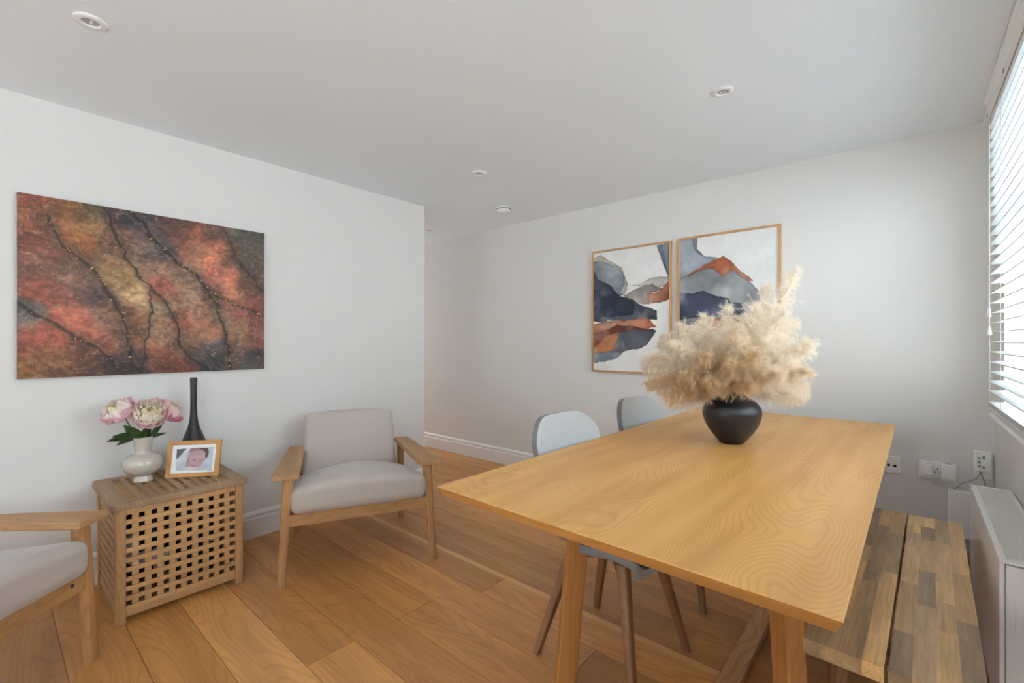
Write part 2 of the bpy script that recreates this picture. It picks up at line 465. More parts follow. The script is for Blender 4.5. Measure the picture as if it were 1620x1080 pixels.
structure(MB().box(-6.42, -6.3, WEND-0.12, YB+0.15, 0, H).build('wall_hall_end', M_WALL))

BPROF = [(0, 0), (0.018, 0), (0.018, 0.112), (0.013, 0.118), (0.013, 0.128), (0.016, 0.133), (0.015, 0.141), (0.010, 0.149), (0.004, 0.155), (0, 0.155)]
def base_run(mb, p0, p1, n):
    """profile extruded from p0 to p1, n is the horizontal direction out of the wall"""
    r0 = [(p0[0]+n[0]*d, p0[1]+n[1]*d, z) for d, z in BPROF]; r1 = [(p1[0]+n[0]*d, p1[1]+n[1]*d, z) for d, z in BPROF]
    mb.loft([r0, r1])
mb = MB(); base_run(mb, (XL, YF), (XL, WEND), (1, 0)); base_run(mb, (XL+0.018, WEND), (XL-0.12, WEND), (0, 1)); structure(mb.build('baseboard_left', M_TRIM))
mb = MB(); base_run(mb, (-6.3, YB), (XR, YB), (0, -1)); structure(mb.build('baseboard_back', M_TRIM))
mb = MB(); base_run(mb, (XR, YF), (XR, YB-0.018), (-1, 0)); structure(mb.build('baseboard_right', M_TRIM))
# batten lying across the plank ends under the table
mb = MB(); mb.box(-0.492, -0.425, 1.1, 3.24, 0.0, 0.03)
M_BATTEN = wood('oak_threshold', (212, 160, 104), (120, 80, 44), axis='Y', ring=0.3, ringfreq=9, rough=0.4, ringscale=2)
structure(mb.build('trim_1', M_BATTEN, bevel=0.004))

# windows
def sash_window(n, w, x, bars_y, bars_z):
    root = bpy.data.objects.new('window_%d' % n, None); COL.objects.link(root); structure(root)
    y0, y1, z0, z1 = w
    f = MB(); t = 0.05
    f.box(x, x+0.06, y0, y0+t, z0, z1); f.box(x, x+0.06, y1-t, y1, z0, z1); f.box(x, x+0.06, y0+t, y1-t, z0, z0+t+0.02); f.box(x, x+0.06, y0+t, y1-t, z1-t, z1)
    zm = (z0+z1)/2
    f.box(x-0.01, x+0.05, y0+t, y1-t, zm-0.02, zm+0.02)
    for i in range(1, bars_y+1):
        yy = y0+(y1-y0)*i/(bars_y+1); f.box(x+0.01, x+0.04, yy-0.022, yy+0.022, z0+t, z1-t)
    f.build('window_frame', M_TRIM, root, bevel=0.003)
    MB().box(x+0.024, x+0.028, y0+t, y1-t, z0+t, z1-t).build('window_pane', M_GLASS, root)
    return root
sash_window(1, W1, XR+0.14, 3, 1)
sash_window(2, W2, XR+0.14, 2, 1)  # unseen window, added for the light it lets in
d = bpy.data.objects.new('door_1', None); COL.objects.link(d); structure(d)
f = MB()
for a, b in ((D3[0], -1.6), (-1.6, D3[1])):
    f.box(a, a+0.07, YF-0.1, YF-0.05, 0, D3[3]); f.box(b-0.07, b, YF-0.1, YF-0.05, 0, D3[3]); f.box(a+0.07, b-0.07, YF-0.1, YF-0.05, 0, 0.12); f.box(a+0.07, b-0.07, YF-0.1, YF-0.05, D3[3]-0.07, D3[3])
f.build('door_frame', M_TRIM, d)
f = MB(); f.box(D3[0]+0.07, -1.67, YF-0.077, YF-0.073, 0.12, D3[3]-0.07); f.box(-1.53, D3[1]-0.07, YF-0.077, YF-0.073, 0.12, D3[3]-0.07); f.build('door_pane', M_GLASS, d)
# sill: a nosed board
mb = MB(); prof = [(0, 0), (0.040, 0), (0.046, 0.006), (0.048, 0.014), (0.044, 0.022), (0.038, 0.026), (0, 0.026)]
SZ = 0.842
r = [[(XR-d_, y, SZ+z) for d_, z in prof] for y in (0.74, 3.005)]
mb.loft(r); mb.box(XR, XR+0.14, W1[0], W1[1], SZ+0.004, SZ+0.0279)
structure(mb.build('trim_2', M_TRIM))

# ---------------------------------------------------------------- venetian blind
bl = thing('venetian_blind', 'white horizontal slatted venetian blind with a moulded pelmet hanging at the window', 'blind', (XR, 0, 0))
BX = -0.026          # slat centre in front of the wall
Y0B, Y1B = 0.76, 2.985
tilt = rad(-4)
slat = None
k = 0; z = 2.155
while z > 0.925:
    if slat is None:
        s = MB()
        rings = []
        for y in (Y0B, Y1B):
            rings.append([(-0.0235, y, -0.0004), (-0.012, y, 0.0012), (0.0, y, 0.0018), (0.012, y, 0.0012), (0.0235, y, -0.0004),
                          (0.0235, y, -0.0040), (0.012, y, -0.0024), (0.0, y, -0.0018), (-0.012, y, -0.0024), (-0.0235, y, -0.0040)])
        s.loft(rings); slat = s.build('slat', M_BLIND, bl, smooth=60); o = slat
    else:
        o = slat.copy(); COL.objects.link(o)
    o.location = (BX, 0, z); o.rotation_euler = (0, tilt, 0); z -= 0.044
MB().box(BX-0.022, BX+0.022, Y0B, Y1B, 0.876, 0.896).build('bottom_rail', M_BLIND, bl, bevel=0.004)
s = MB()
for zz in (0.902, 0.907, 0.912): s.box(BX-0.023, BX+0.023, Y0B, Y1B, zz, zz+0.003)
s.build('stacked_slats', M_BLIND, bl)
MB().box(-0.048, -0.001, Y0B-0.02, Y1B+0.02, 2.165, 2.215).build('headrail', M_TRIM, bl, bevel=0.003)
# moulded pelmet, S-shaped in section
prof = [(0, 2.298), (0.062, 2.298), (0.062, 2.288), (0.056, 2.280), (0.052, 2.262), (0.052, 2.222), (0.058, 2.205), (0.064, 2.198), (0.064, 2.188), (0.052, 2.184), (0.050, 2.184), (0.050, 2.26), (0, 2.26)]
s = MB(); s.loft([[(-a, y, b) for a, b in prof] for y in (Y0B-0.04, 3.03)]); s.build('pelmet', M_TRIM, bl, bevel=0.001)
lc = MB()
for yy in (2.93, 2.62, 2.1, 1.55, 1.0):
    for xx in (BX-0.025, BX+0.025): lc.tube([(xx, yy, 0.9), (xx, yy, 2.17)], 0.0009, 5)
lc.build('ladder_cords', M_CORD, bl)
pc = MB().tube([(BX-0.030, 2.90, 2.17), (BX-0.031, 2.90, 1.32)], 0.0014, 6).tube([(BX-0.030, 2.885, 2.17), (BX-0.031, 2.885, 1.25)], 0.0014, 6).build('pull_cord', M_CORD, bl)
for yy, zz in ((2.90, 1.30), (2.885, 1.22)):
    t_ = MB().lathe([(0.003, 0.035), (0.005, 0.03), (0.009, 0.0), (0.008, -0.004)], 14).build('tassel', M_BLIND, pc, smooth=50, loc=(BX-0.031, yy, zz))
for yy in (2.86, 2.42):
    MB().box(-0.0665, -0.0635, yy, yy+0.018, 2.170, 2.182).build('bracket_clip', M_GREYPLASTIC, bl)

# ---------------------------------------------------------------- radiator
ra = thing('radiator', 'white panel radiator with a grilled top under the window', 'radiator', (0.2665, 2.33, 0), rad(-0.75))
HZ0, HZ1 = 0.10, 0.565
yn, yf = -0.46, 0.44
MB().rbox(0.006, (yf-yn)/2, (HZ1-HZ0)/2, 0.005, Matrix.Translation((-0.055, (yn+yf)/2, (HZ0+HZ1)/2)), k=3, inner=2).build('front_panel', M_RADIATOR, ra, smooth=50)
MB().rbox(0.006, (yf-yn)/2, (HZ1-HZ0)/2-0.01, 0.005, Matrix.Translation((0.048, (yn+yf)/2, (HZ0+HZ1)/2)), k=3, inner=2).build('rear_panel', M_RADIATOR, ra, smooth=50)
s = MB()
for yy in np.arange(yn+0.03, yf-0.02, 0.035): s.box(-0.046, 0.04, yy, yy+0.002, HZ0+0.03, HZ1-0.03)
s.build('convector_fins', plain('fins_shade_grey', (96, 96, 94), 0.6), ra)  # fins coloured dark to paint in the shade of the deep cavity
for yy, nm in ((yn, 1), (yf-0.012, 0)):
    MB().box(-0.048, 0.058, yy, yy+0.012, HZ0+0.01, HZ1-0.004).build('end_panel', M_RADIATOR, ra, bevel=0.003)
s = MB()
s.box(-0.061, -0.043, yn-0.004, yf+0.004, HZ1, HZ1+0.008); s.box(0.045, 0.060, yn-0.004, yf+0.004, HZ1, HZ1+0.008)
s.box(-0.043, 0.045, yn-0.004, yn+0.026, HZ1, HZ1+0.008); s.box(-0.043, 0.045, yf-0.020, yf+0.004, HZ1, HZ1+0.008)
tg = s.build('top_frame', M_RADIATOR, ra, bevel=0.002)
s = MB()
yy = yn+0.030
while yy < yf-0.022:
    s.box(-0.043, 0.045, yy, yy+0.0062, HZ1+0.001, HZ1+0.006); yy += 0.0112
s.box(-0.002, 0.002, yn+0.02, yf-0.02, HZ1-0.004, HZ1+0.001)
s.build('grille', M_RADIATOR, tg)
ep = MB().box(-0.030, 0.056, -0.0045, 0.001, -0.05, 0.042).build('valve_cover', M_RADIATOR, ra, bevel=0.004, loc=(0, yn, 0.43))
RY = Matrix.Rotation(rad(90), 4, 'X')
MB().lathe([(0.017, 0.0), (0.017, 0.006), (0.012, 0.007)], 24, RY).build('valve_collar', M_DARK, ep, smooth=40, loc=(0.004, -0.004, 0.0))
MB().lathe([(0.010, 0.005), (0.010, 0.012), (0.006, 0.014)], 24, RY).build('valve_plug', M_CHROME, ep, smooth=40, loc=(0.004, -0.004, 0.0))
for yy in (yn+0.06, yf-0.06):
    s = MB().tube([(0.0, yy, 0.105), (0.0, yy, 0.0)], 0.0075, 12); s.build('pipe', M_CHROME, ra, smooth=60)
for yy in (-0.3, 0.3): MB().box(0.050, 0.0675, yy-0.015, yy+0.015, 0.2, 0.5).build('wall_bracket', M_RADIATOR, ra)

# ---------------------------------------------------------------- bench
be = thing('bench', 'long low bench of two thick butcher-block boards beside the radiator', 'bench', (-0.005, 1.955, 0), rad(-1.9))
def stave_mat():
    m, nt, p = newmat('butcher_block')
    N = nt.nodes.new; L = nt.links.new
    at = N('ShaderNodeAttribute'); at.attribute_name = 'Col'
    tc = N('ShaderNodeTexCoord')
    sc = N('ShaderNodeVectorMath'); sc.operation = 'SCALE'; sc.inputs['Scale'].default_value = 90; L(at.outputs['Color'], sc.inputs[0])
    ad = N('ShaderNodeVectorMath'); ad.operation = 'ADD'; L(tc.outputs['Object'], ad.inputs[0]); L(sc.outputs[0], ad.inputs[1])
    mp = N('ShaderNodeMapping'); mp.inputs['Scale'].default_value = (22, 2.6, 22); L(ad.outputs[0], mp.inputs[0])
    n = N('ShaderNodeTexNoise'); n.inputs['Scale'].default_value = 1; n.inputs['Detail'].default_value = 4; n.inputs['Distortion'].default_value = 0.8; L(mp.outputs[0], n.inputs[0])
    mp2 = N('ShaderNodeMapping'); mp2.inputs['Scale'].default_value = (160, 9, 160); L(ad.outputs[0], mp2.inputs[0])
    n2 = N('ShaderNodeTexNoise'); n2.inputs['Scale'].default_value = 1; n2.inputs['Detail'].default_value = 4; L(mp2.outputs[0], n2.inputs[0])
    r = N('ShaderNodeMapRange'); r.inputs['From Min'].default_value = 0.35; r.inputs['From Max'].default_value = 0.7; r.inputs['To Min'].default_value = 1.08; r.inputs['To Max'].default_value = 0.70; L(n.outputs['Fac'], r.inputs[0])
    r2 = N('ShaderNodeMapRange'); r2.inputs['From Min'].default_value = 0.4; r2.inputs['From Max'].default_value = 0.7; r2.inputs['To Min'].default_value = 1.05; r2.inputs['To Max'].default_value = 0.8; L(n2.outputs['Fac'], r2.inputs[0])
    mu = N('ShaderNodeMath'); mu.operation = 'MULTIPLY'; L(r.outputs[0], mu.inputs[0]); L(r2.outputs[0], mu.inputs[1])
    vs = N('ShaderNodeVectorMath'); vs.operation = 'SCALE'; L(at.outputs['Color'], vs.inputs[0]); L(mu.outputs[0], vs.inputs['Scale'])
    L(vs.outputs[0], p.inputs['Base Color']); p.inputs['Roughness'].default_value = 0.36
    return m
M_STAVE = stave_mat()
PAL = [(218, 180, 132), (204, 166, 120), (180, 152, 118), (226, 188, 136), (194, 164, 128), (210, 170, 122), (166, 140, 112), (216, 180, 140)]
def stave_board(x0, x1, y0, y1, z0, z1, cols, seed):
    rr = random.Random(seed); mb = MB(); w = (x1-x0)/cols
    for i in range(cols):
        y = y0; 
        while y < y1-1e-6:
            e = y + 0.14 + rr.random()*0.26
            if y1-e < 0.09: e = y1
            c = S(rr.choice(PAL)); c = (c[0]*1.04, c[1]*0.98, c[2]*0.84); f = 0.93+rr.random()*0.14
            mb.box(x0+i*w, x0+(i+1)*w, y, min(e, y1), z0, z1, col=tuple(q*f for q in c))
            y = e
    return mb
stave_board(-0.172, -0.011, -0.628, 0.628, 0.414, 0.45, 4, 3).build('seat_board', M_STAVE, be)
stave_board(-0.004, 0.157, -0.628, 0.628, 0.414, 0.45, 4, 8).build('seat_board', M_STAVE, be)
for sx in (-1, 1):
    for sy in (-1, 1):
        MB().post((sx*0.125-0.008, sy*0.50, 0.0), (sx*0.10-0.008, sy*0.46, 0.414), 0.035, 0.048, 0.035, 0.048, e=6).build('leg', M_BENCHLEG, be, smooth=40)
for sy in (-1, 1):
    MB().box(-0.14, 0.12, sy*0.465-0.03, sy*0.465+0.03, 0.385, 0.4138).build('cross_rail', M_BENCHLEG, be, bevel=0.002)

# ---------------------------------------------------------------- slatted crate + junction box + sockets
cr = thing('slatted_crate', 'low dark brown slatted wooden crate on the floor behind the bench', 'crate', (0.09, 2.955, 0))
s = MB()
for i in range(12): s.box(-0.11+i*0.0205, -0.11+i*0.0205+0.010, -0.28, 0.28, 0.188, 0.196)
s.build('top_slats', M_CRATE, cr)
s = MB()
for j in range(14): s.box(-0.115, 0.13, -0.28+j*0.0405, -0.28+j*0.0405+0.016, 0.180, 0.188)
s.build('cross_slats', M_CRATE, cr)
for sx in (-0.115, 0.11):
    for sy in (-0.285, 0.265): MB().box(sx, sx+0.02, sy, sy+0.02, 0, 0.18).build('leg', M_CRATE, cr)
s = MB()
for sx in (-0.115, 0.122):
    for j in range(7): s.box(sx, sx+0.008, -0.265, 0.265, 0.012+j*0.024, 0.024+j*0.024)
for sy in (-0.285, 0.277):
    for j in range(7): s.box(-0.095, 0.11, sy, sy+0.008, 0.012+j*0.024, 0.024+j*0.024)
s.build('side_slats', M_CRATE, cr)

bx = thing('router_box', 'plain white upright box against the back wall, partly hidden by the radiator', 'box', (0.232, 3.245, 0.1965))
MB().rbox(0.068, 0.04, 0.111, 0.008, Matrix.Translation((0, 0, 0.111)), k=4, inner=2).build('casing', M_PLASTIC, bx, smooth=50)
MB().rbox(0.067, 0.039, 0.004, 0.003, Matrix.Translation((0, 0, 0.226)), k=2, inner=2).build('top_cap', M_PLASTIC, bx, smooth=50)

def plate(name, label, cat, x0, x1, z0, z1):
    t = thing(name, label, cat, ((x0+x1)/2, YB, (z0+z1)/2))
    w, h = (x1-x0)/2, (z1-z0)/2
    MB().box(-w, w, -0.010, 0, -h, h).build('face_plate', M_PLASTIC, t, bevel=0.003)
    return t, w, h
tv, w, h = plate('aerial_outlet', 'white wall plate with two round black holes just past the table edge', 'outlet', -0.163, -0.016, 0.461, 0.553)
for xx in (0.018, 0.045, -0.045, -0.018):
    MB().lathe([(0.007, 0), (0.007, 0.003), (0.004, 0.0031)], 20, RY).build('socket_hole', M_DARK, tv, smooth=40, loc=(xx, -0.010, -0.004))
so, w, h = plate('double_socket', 'white double wall socket with two white plugs in it', 'socket', 0.053, 0.203, 0.458, 0.552)
for xx in (-0.035, 0.035):
    MB().box(xx-0.010, xx+0.010, -0.013, -0.010, 0.026, 0.038).build('switch', M_PLASTIC, so, bevel=0.001)
s = MB()
for dx, dz, a, b in ((0, 0.012, 0.002, 0.005), (-0.010, -0.006, 0.0045, 0.002), (0.010, -0.006, 0.0045, 0.002)): s.box(dx-a, dx+a, -0.0106, -0.010, dz-b, dz+b)
s.build('pin_holes', M_DARK, so)
for lab, xx, zz, hw, hh, dp, nm in (('small white plug charger in the left side of the double socket', 0.088, 0.512, 0.020, 0.030, 0.040, 'plug_adapter'),
                                ('larger rounded white plug charger in the right side of the double socket', 0.168, 0.512, 0.028, 0.040, 0.034, 'plug_adapter')):
    p_ = thing(nm, lab, 'charger', (xx, YB-0.0101, zz))
    MB().rbox(hw, dp/2, hh, 0.007, Matrix.Translation((0, -dp/2, 0)), k=4, inner=2).build('casing', M_PLASTIC, p_, smooth=50)
    MB().box(-hw*0.5, hw*0.5, -dp*0.55, -dp*0.35, hh-0.001, hh+0.002).build('cable_boot', M_GREYPLASTIC, p_)
hc, w, h = plate('heating_control', 'white wall control unit with grey buttons and a small green light in the corner', 'control unit', 0.262, 0.330, 0.495, 0.636)
MB().rbox(0.030, 0.011, 0.048, 0.004, Matrix.Translation((-0.003, -0.021, 0.020)), k=3, inner=2).build('casing', M_PLASTIC, hc, smooth=50)
for i, (xx, zz) in enumerate(((-0.016, 0.038), (-0.016, 0.018), (-0.016, -0.003), (0.0, -0.006), (0.0, 0.040))):
    MB().box(xx-0.005, xx+0.005, -0.0345, -0.0315, zz-0.006, zz+0.006+(0.006 if i == 4 else 0)).build('button', M_GREYPLASTIC, hc, bevel=0.001)
MB().lathe([(0.0035, 0), (0.0035, 0.003), (0.002, 0.0035)], 12, RY).build('indicator_light', M_GREEN, hc, loc=(0.0, -0.0315, 0.018))

def bez(pts, n=24):
    """smooth curve through points (Catmull-Rom)"""
    P = [Vector(p) for p in pts]; P = [P[0]*2-P[1]] + P + [P[-1]*2-P[-2]]; out = []
    for i in range(1, len(P)-2):
        for k in range(n):
            t = k/n; a, b, c, d_ = P[i-1], P[i], P[i+1], P[i+2]
            out.append(0.5*((2*b)+(c-a)*t+(2*a-5*b+4*c-d_)*t*t+(3*b-a-3*c+d_)*t**3))
    out.append(P[-2]); return out
def cable(label, pts, r, mat):
    o = MB().tube(bez(pts, 10), r, 7).build('cable', mat, smooth=80)
    tag(o, label, 'cable'); return o
YW = YB-0.006
cable('thin white cable looping from the larger plug charger down behind the radiator', [(0.166, YW-0.030, 0.558), (0.180, YW-0.02, 0.572), (0.198, YW-0.01, 0.560), (0.214, YW-0.008, 0.525), (0.196, YW-0.05, 0.500), (0.21, YW-0.02, 0.46), (0.24, YW-0.008, 0.41), (0.27, YW, 0.36)], 0.0018, M_CABLE)
cable('thin white cable hanging from the small plug charger to the white box', [(0.098, YW-0.045, 0.535), (0.112, YW-0.03, 0.51), (0.118, YW-0.01, 0.48), (0.112, YW-0.008, 0.445), (0.122, YW-0.006, 0.432), (0.150, YW-0.006, 0.425), (0.175, YW-0.008, 0.4225)], 0.0018, M_CABLE)
s = MB()
for i in range(7):
    a = i/6-0.5
    s.tube(bez([(0.110, YW-0.030+a*0.01, 0.500), (0.122+a*0.020, YW-0.028+a*0.02, 0.475), (0.136+a*0.026, YW-0.024-a*0.01, 0.440), (0.134+a*0.022, YW-0.020, 0.436)], 8), 0.0016, 6)
s.tube([(0.118, YW-0.03, 0.478), (0.134, YW-0.03, 0.474)], 0.007, 8)
tag(s.build('cable_bundle', M_CABLE, smooth=80), 'bundled white charger lead tied below the left socket', 'cable')
cable('grey cable curving from the wall control unit down to the left', [(0.284, YW-0.022, 0.536), (0.282, YW-0.020, 0.520), (0.270, YW-0.01, 0.495), (0.245, YW-0.006, 0.475), (0.222, YW-0.006, 0.462), (0.205, YW-0.006, 0.440), (0.185, YW-0.006, 0.4215)], 0.0020, M_GREYCABLE)
cable('grey cable running from the wall control unit down behind the radiator', [(0.287, YW-0.022, 0.536), (0.289, YW-0.020, 0.515), (0.298, YW-0.01, 0.485), (0.306, YW-0.006, 0.42), (0.31, YW-0.006, 0.30)], 0.0020, M_GREYCABLE)

# ---------------------------------------------------------------- ceiling lights, smoke alarm
def downlight(x, y, lab):
    t = thing('recessed_downlight', lab, 'ceiling light', (x, y, H), 0, 'recessed ceiling spotlights')
    MB().lathe([(0.0455, 0.0), (0.0455, -0.004), (0.043, -0.0065), (0.030, -0.0085), (0.027, -0.0075), (0.025, -0.001)], 40, caps=False).build('bezel', M_TRIM, t, smooth=50)
    MB().lathe([(0.0255, -0.0015), (0.018, -0.0030), (0.008, -0.0012), (0.001, -0.0012)], 32).build('lamp_lens', M_LENS, t, smooth=50)
    for dx in (-0.008, 0.009): MB().lathe([(0.005, -0.001), (0.0045, -0.0045), (0.001, -0.005)], 12).build('lamp_pin', M_TRIM, t, smooth=50, loc=(dx, 0.002, 0))
downlight(-2.14, 0.238, 'round white ceiling spotlight nearest the front, above the painting end of the room')
downlight(-0.615, 2.141, 'round white ceiling spotlight directly above the dining table')
downlight(-2.125, 2.127, 'round white ceiling spotlight near the end of the left wall')
downlight(-3.60, 2.90, 'round white ceiling spotlight in the hall opening, half hidden by the wall edge')
sm = thing('smoke_alarm', 'round white smoke alarm on the ceiling by the back wall', 'smoke alarm', (-2.53, 2.82, H))
MB().lathe([(0.062, 0), (0.062, -0.010), (0.060, -0.012)], 48).build('base', M_PLASTIC, sm, smooth=40)
MB().lathe([(0.056, -0.012), (0.060, -0.020), (0.058, -0.034), (0.048, -0.040), (0.012, -0.042), (0.010, -0.040)], 48).build('cover', M_PLASTIC, sm, smooth=40)
s = MB()
for i in range(26):
    a = 2*math.pi*i/26; s.box(0.0585, 0.0612, -0.0052, 0.0052, -0.0195, -0.013, Matrix.Rotation(a, 4, 'Z'))
s.build('vent_slots', M_DARK, sm)

# ---------------------------------------------------------------- pictures
BLOBS = [(0.018, 0.048, 150, 75, 50), (0.066, 0.121, 140, 78, 55), (0.024, 0.239, 125, 62, 45), (0.018, 0.401, 120, 65, 60), (0.066, 0.426, 120, 72, 62), (0.182, 0.091, 150, 95, 50), (0.23, 0.136, 140, 100, 60), (0.195, 0.235, 155, 90, 45), (0.25, 0.049, 110, 90, 55), (0.162, 0.434, 120, 85, 70), (0.097, 0.333, 125, 75, 60), (0.23, 0.54, 115, 80, 75), (0.129, 0.551, 150, 80, 65), (0.066, 0.513, 160, 78, 60), (0.024, 0.669, 120, 115, 115), (0.036, 0.776, 150, 70, 50), (0.097, 0.752, 185, 85, 65), (0.149, 0.661, 190, 95, 75), (0.216, 0.726, 175, 90, 70), (0.301, 0.805, 175, 90, 75), (0.066, 0.884, 140, 85, 50), (0.018, 0.948, 145, 90, 40), (0.129, 0.952, 130, 80, 50), (0.195, 0.886, 120, 65, 45), (0.279, 0.958, 90, 55, 45), (0.308, 0.319, 140, 100, 65), (0.337, 0.229, 130, 85, 65), (0.337, 0.409, 165, 125, 80), (0.398, 0.499, 190, 155, 115), (0.375, 0.647, 150, 95, 65), (0.406, 0.792, 150, 90, 65), (0.308, 0.651, 150, 105, 90), (0.352, 0.805, 110, 80, 65), (0.414, 0.091, 75, 65, 75), (0.367, 0.042, 60, 60, 75), (0.337, 0.026, 95, 60, 60), (0.462, 0.217, 90, 80, 80), (0.414, 0.214, 165, 130, 115), (0.375, 0.161, 140, 95, 80), (0.494, 0.324, 160, 115, 95), (0.579, 0.401, 150, 115, 95), (0.536, 0.509, 165, 95, 75), (0.494, 0.463, 170, 85, 70), (0.623, 0.5, 175, 135, 110), (0.668, 0.602, 180, 120, 95), (0.687, 0.734, 170, 110, 85), (0.579, 0.634, 160, 85, 65), (0.579, 0.051, 100, 60, 50), (0.536, 0.023, 90, 55, 50), (0.668, 0.096, 190, 95, 70), (0.744, 0.188, 215, 120, 90), (0.668, 0.202, 170, 110, 85), (0.812, 0.342, 190, 105, 85), (0.853, 0.448, 200, 120, 90), (0.623, 0.145, 160, 95, 75), (0.715, 0.045, 100, 70, 60), (0.863, 0.052, 90, 85, 80), (0.947, 0.063, 85, 82, 78), (0.915, 0.184, 100, 90, 80), (0.958, 0.321, 95, 75, 65), (0.812, 0.203, 110, 75, 60), (0.915, 0.413, 105, 65, 55), (0.969, 0.537, 130, 70, 60), (0.863, 0.588, 150, 85, 75), (0.947, 0.755, 130, 75, 62), (0.863, 0.757, 160, 115, 85), (0.843, 0.898, 110, 85, 80), (0.926, 0.942, 80, 75, 80), (0.763, 0.896, 85, 80, 85), (0.715, 0.936, 60, 62, 72), (0.668, 0.868, 100, 85, 80), (0.623, 0.828, 140, 95, 75), (0.536, 0.892, 150, 80, 60), (0.494, 0.765, 160, 115, 90), (0.494, 0.639, 170, 125, 95), (0.519, 0.561, 150, 140, 115), (0.453, 0.891, 150, 85, 60), (0.478, 0.967, 120, 60, 45), (0.579, 0.958, 125, 60, 45), (0.783, 0.621, 155, 120, 100), (0.763, 0.513, 130, 80, 70), (0.414, 0.964, 60, 45, 50), (0.375, 0.938, 60, 50, 55), (0.337, 0.961, 70, 50, 45)]
VEINS = [[(0.091, 0.103), (0.107, 0.188), (0.142, 0.269), (0.195, 0.315), (0.25, 0.387), (0.293, 0.498), (0.337, 0.625), (0.367, 0.756), (0.383, 0.89), (0.414, 0.989)], [(0.279, 0.006), (0.308, 0.105), (0.337, 0.194), (0.367, 0.308), (0.414, 0.398), (0.462, 0.479), (0.536, 0.573), (0.57, 0.699), (0.579, 0.828), (0.632, 0.907), (0.706, 0.99)], [(0.367, 0.005), (0.43, 0.075), (0.494, 0.198), (0.562, 0.274), (0.65, 0.351), (0.715, 0.463), (0.753, 0.568), (0.802, 0.731), (0.817, 0.981)], [(0.783, 0.015), (0.832, 0.129), (0.873, 0.262), (0.958, 0.379), (1.0, 0.447)], [(-0.0, 0.596), (0.048, 0.635), (0.116, 0.707), (0.182, 0.784), (0.25, 0.829), (0.293, 0.9), (0.352, 0.998)], [(0.744, 0.474), (0.812, 0.515), (0.884, 0.558), (0.98, 0.594)], [(0.453, 0.48), (0.462, 0.616), (0.441, 0.791), (0.43, 0.977)]]
PRINT1 = [([(-0.007, 0.04), (0.109, 0.023), (0.268, 0.09), (0.4, 0.153), (0.486, 0.289), (0.443, 0.377), (-0.005, 0.245)], (185, 178, 165)), ([(-0.007, 0.068), (0.155, 0.081), (0.335, 0.135), (0.432, 0.207), (0.443, 0.286), (0.378, 0.347), (0.464, 0.378), (0.269, 0.354), (-0.005, 0.245)], (120, 128, 138)), ([(0.486, 0.302), (0.591, 0.308), (0.755, 0.268), (0.894, 0.246), (1.002, 0.266), (1.001, 0.333), (0.694, 0.327)], (205, 198, 190)), ([(0.443, 0.377), (0.591, 0.34), (0.694, 0.308), (0.795, 0.308), (0.932, 0.347), (0.794, 0.37), (0.753, 0.468), (0.485, 0.437)], (140, 122, 115)), ([(0.734, 0.38), (0.873, 0.362), (1.002, 0.284), (1.0, 0.431), (0.753, 0.468)], (165, 95, 65)), ([(-0.011, 0.136), (0.064, 0.222), (0.224, 0.273), (0.356, 0.359), (0.485, 0.405), (0.631, 0.463), (0.852, 0.522), (0.851, 0.584), (0.589, 0.575), (0.378, 0.587), (0.225, 0.576), (0.089, 0.591), (-0.008, 0.568)], (60, 66, 84)), ([(-0.009, 0.326), (0.156, 0.302), (0.291, 0.336), (0.4, 0.388), (0.569, 0.46), (0.569, 0.536), (0.269, 0.551), (-0.008, 0.542)], (42, 50, 72)), ([(0.837, -0.0), (1.006, 0.001), (1.002, 0.272), (0.953, 0.207), (0.896, 0.103)], (135, 147, 166)), ([(0.837, -0.0), (0.897, 0.0), (0.987, 0.258), (0.953, 0.207)], (95, 108, 130)), ([(-0.007, 0.609), (0.157, 0.584), (0.378, 0.581), (0.732, 0.567), (0.851, 0.645), (0.485, 0.673), (0.269, 0.688), (-0.006, 0.769)], (185, 95, 60)), ([(-0.007, 0.609), (0.225, 0.589), (0.335, 0.605), (0.225, 0.654), (-0.007, 0.695)], (205, 125, 90)), ([(-0.007, 0.689), (0.158, 0.679), (0.335, 0.618), (0.589, 0.638), (0.85, 0.669), (0.65, 0.683), (0.335, 0.689), (0.158, 0.731), (-0.006, 0.822)], (120, 50, 35)), ([(-0.006, 0.822), (0.158, 0.718), (0.335, 0.676), (0.367, 0.709), (0.313, 0.831), (0.158, 0.862), (-0.006, 0.875)], (205, 120, 70)), ([(0.335, 0.683), (0.589, 0.663), (0.85, 0.669), (0.751, 0.766), (0.629, 0.82), (0.442, 0.838), (0.313, 0.875), (0.291, 0.824), (0.356, 0.722)], (85, 88, 98)), ([(-0.006, 0.864), (0.158, 0.852), (0.313, 0.831), (0.421, 0.85), (0.335, 0.901), (0.159, 0.938), (-0.005, 0.941)], (135, 145, 158))]
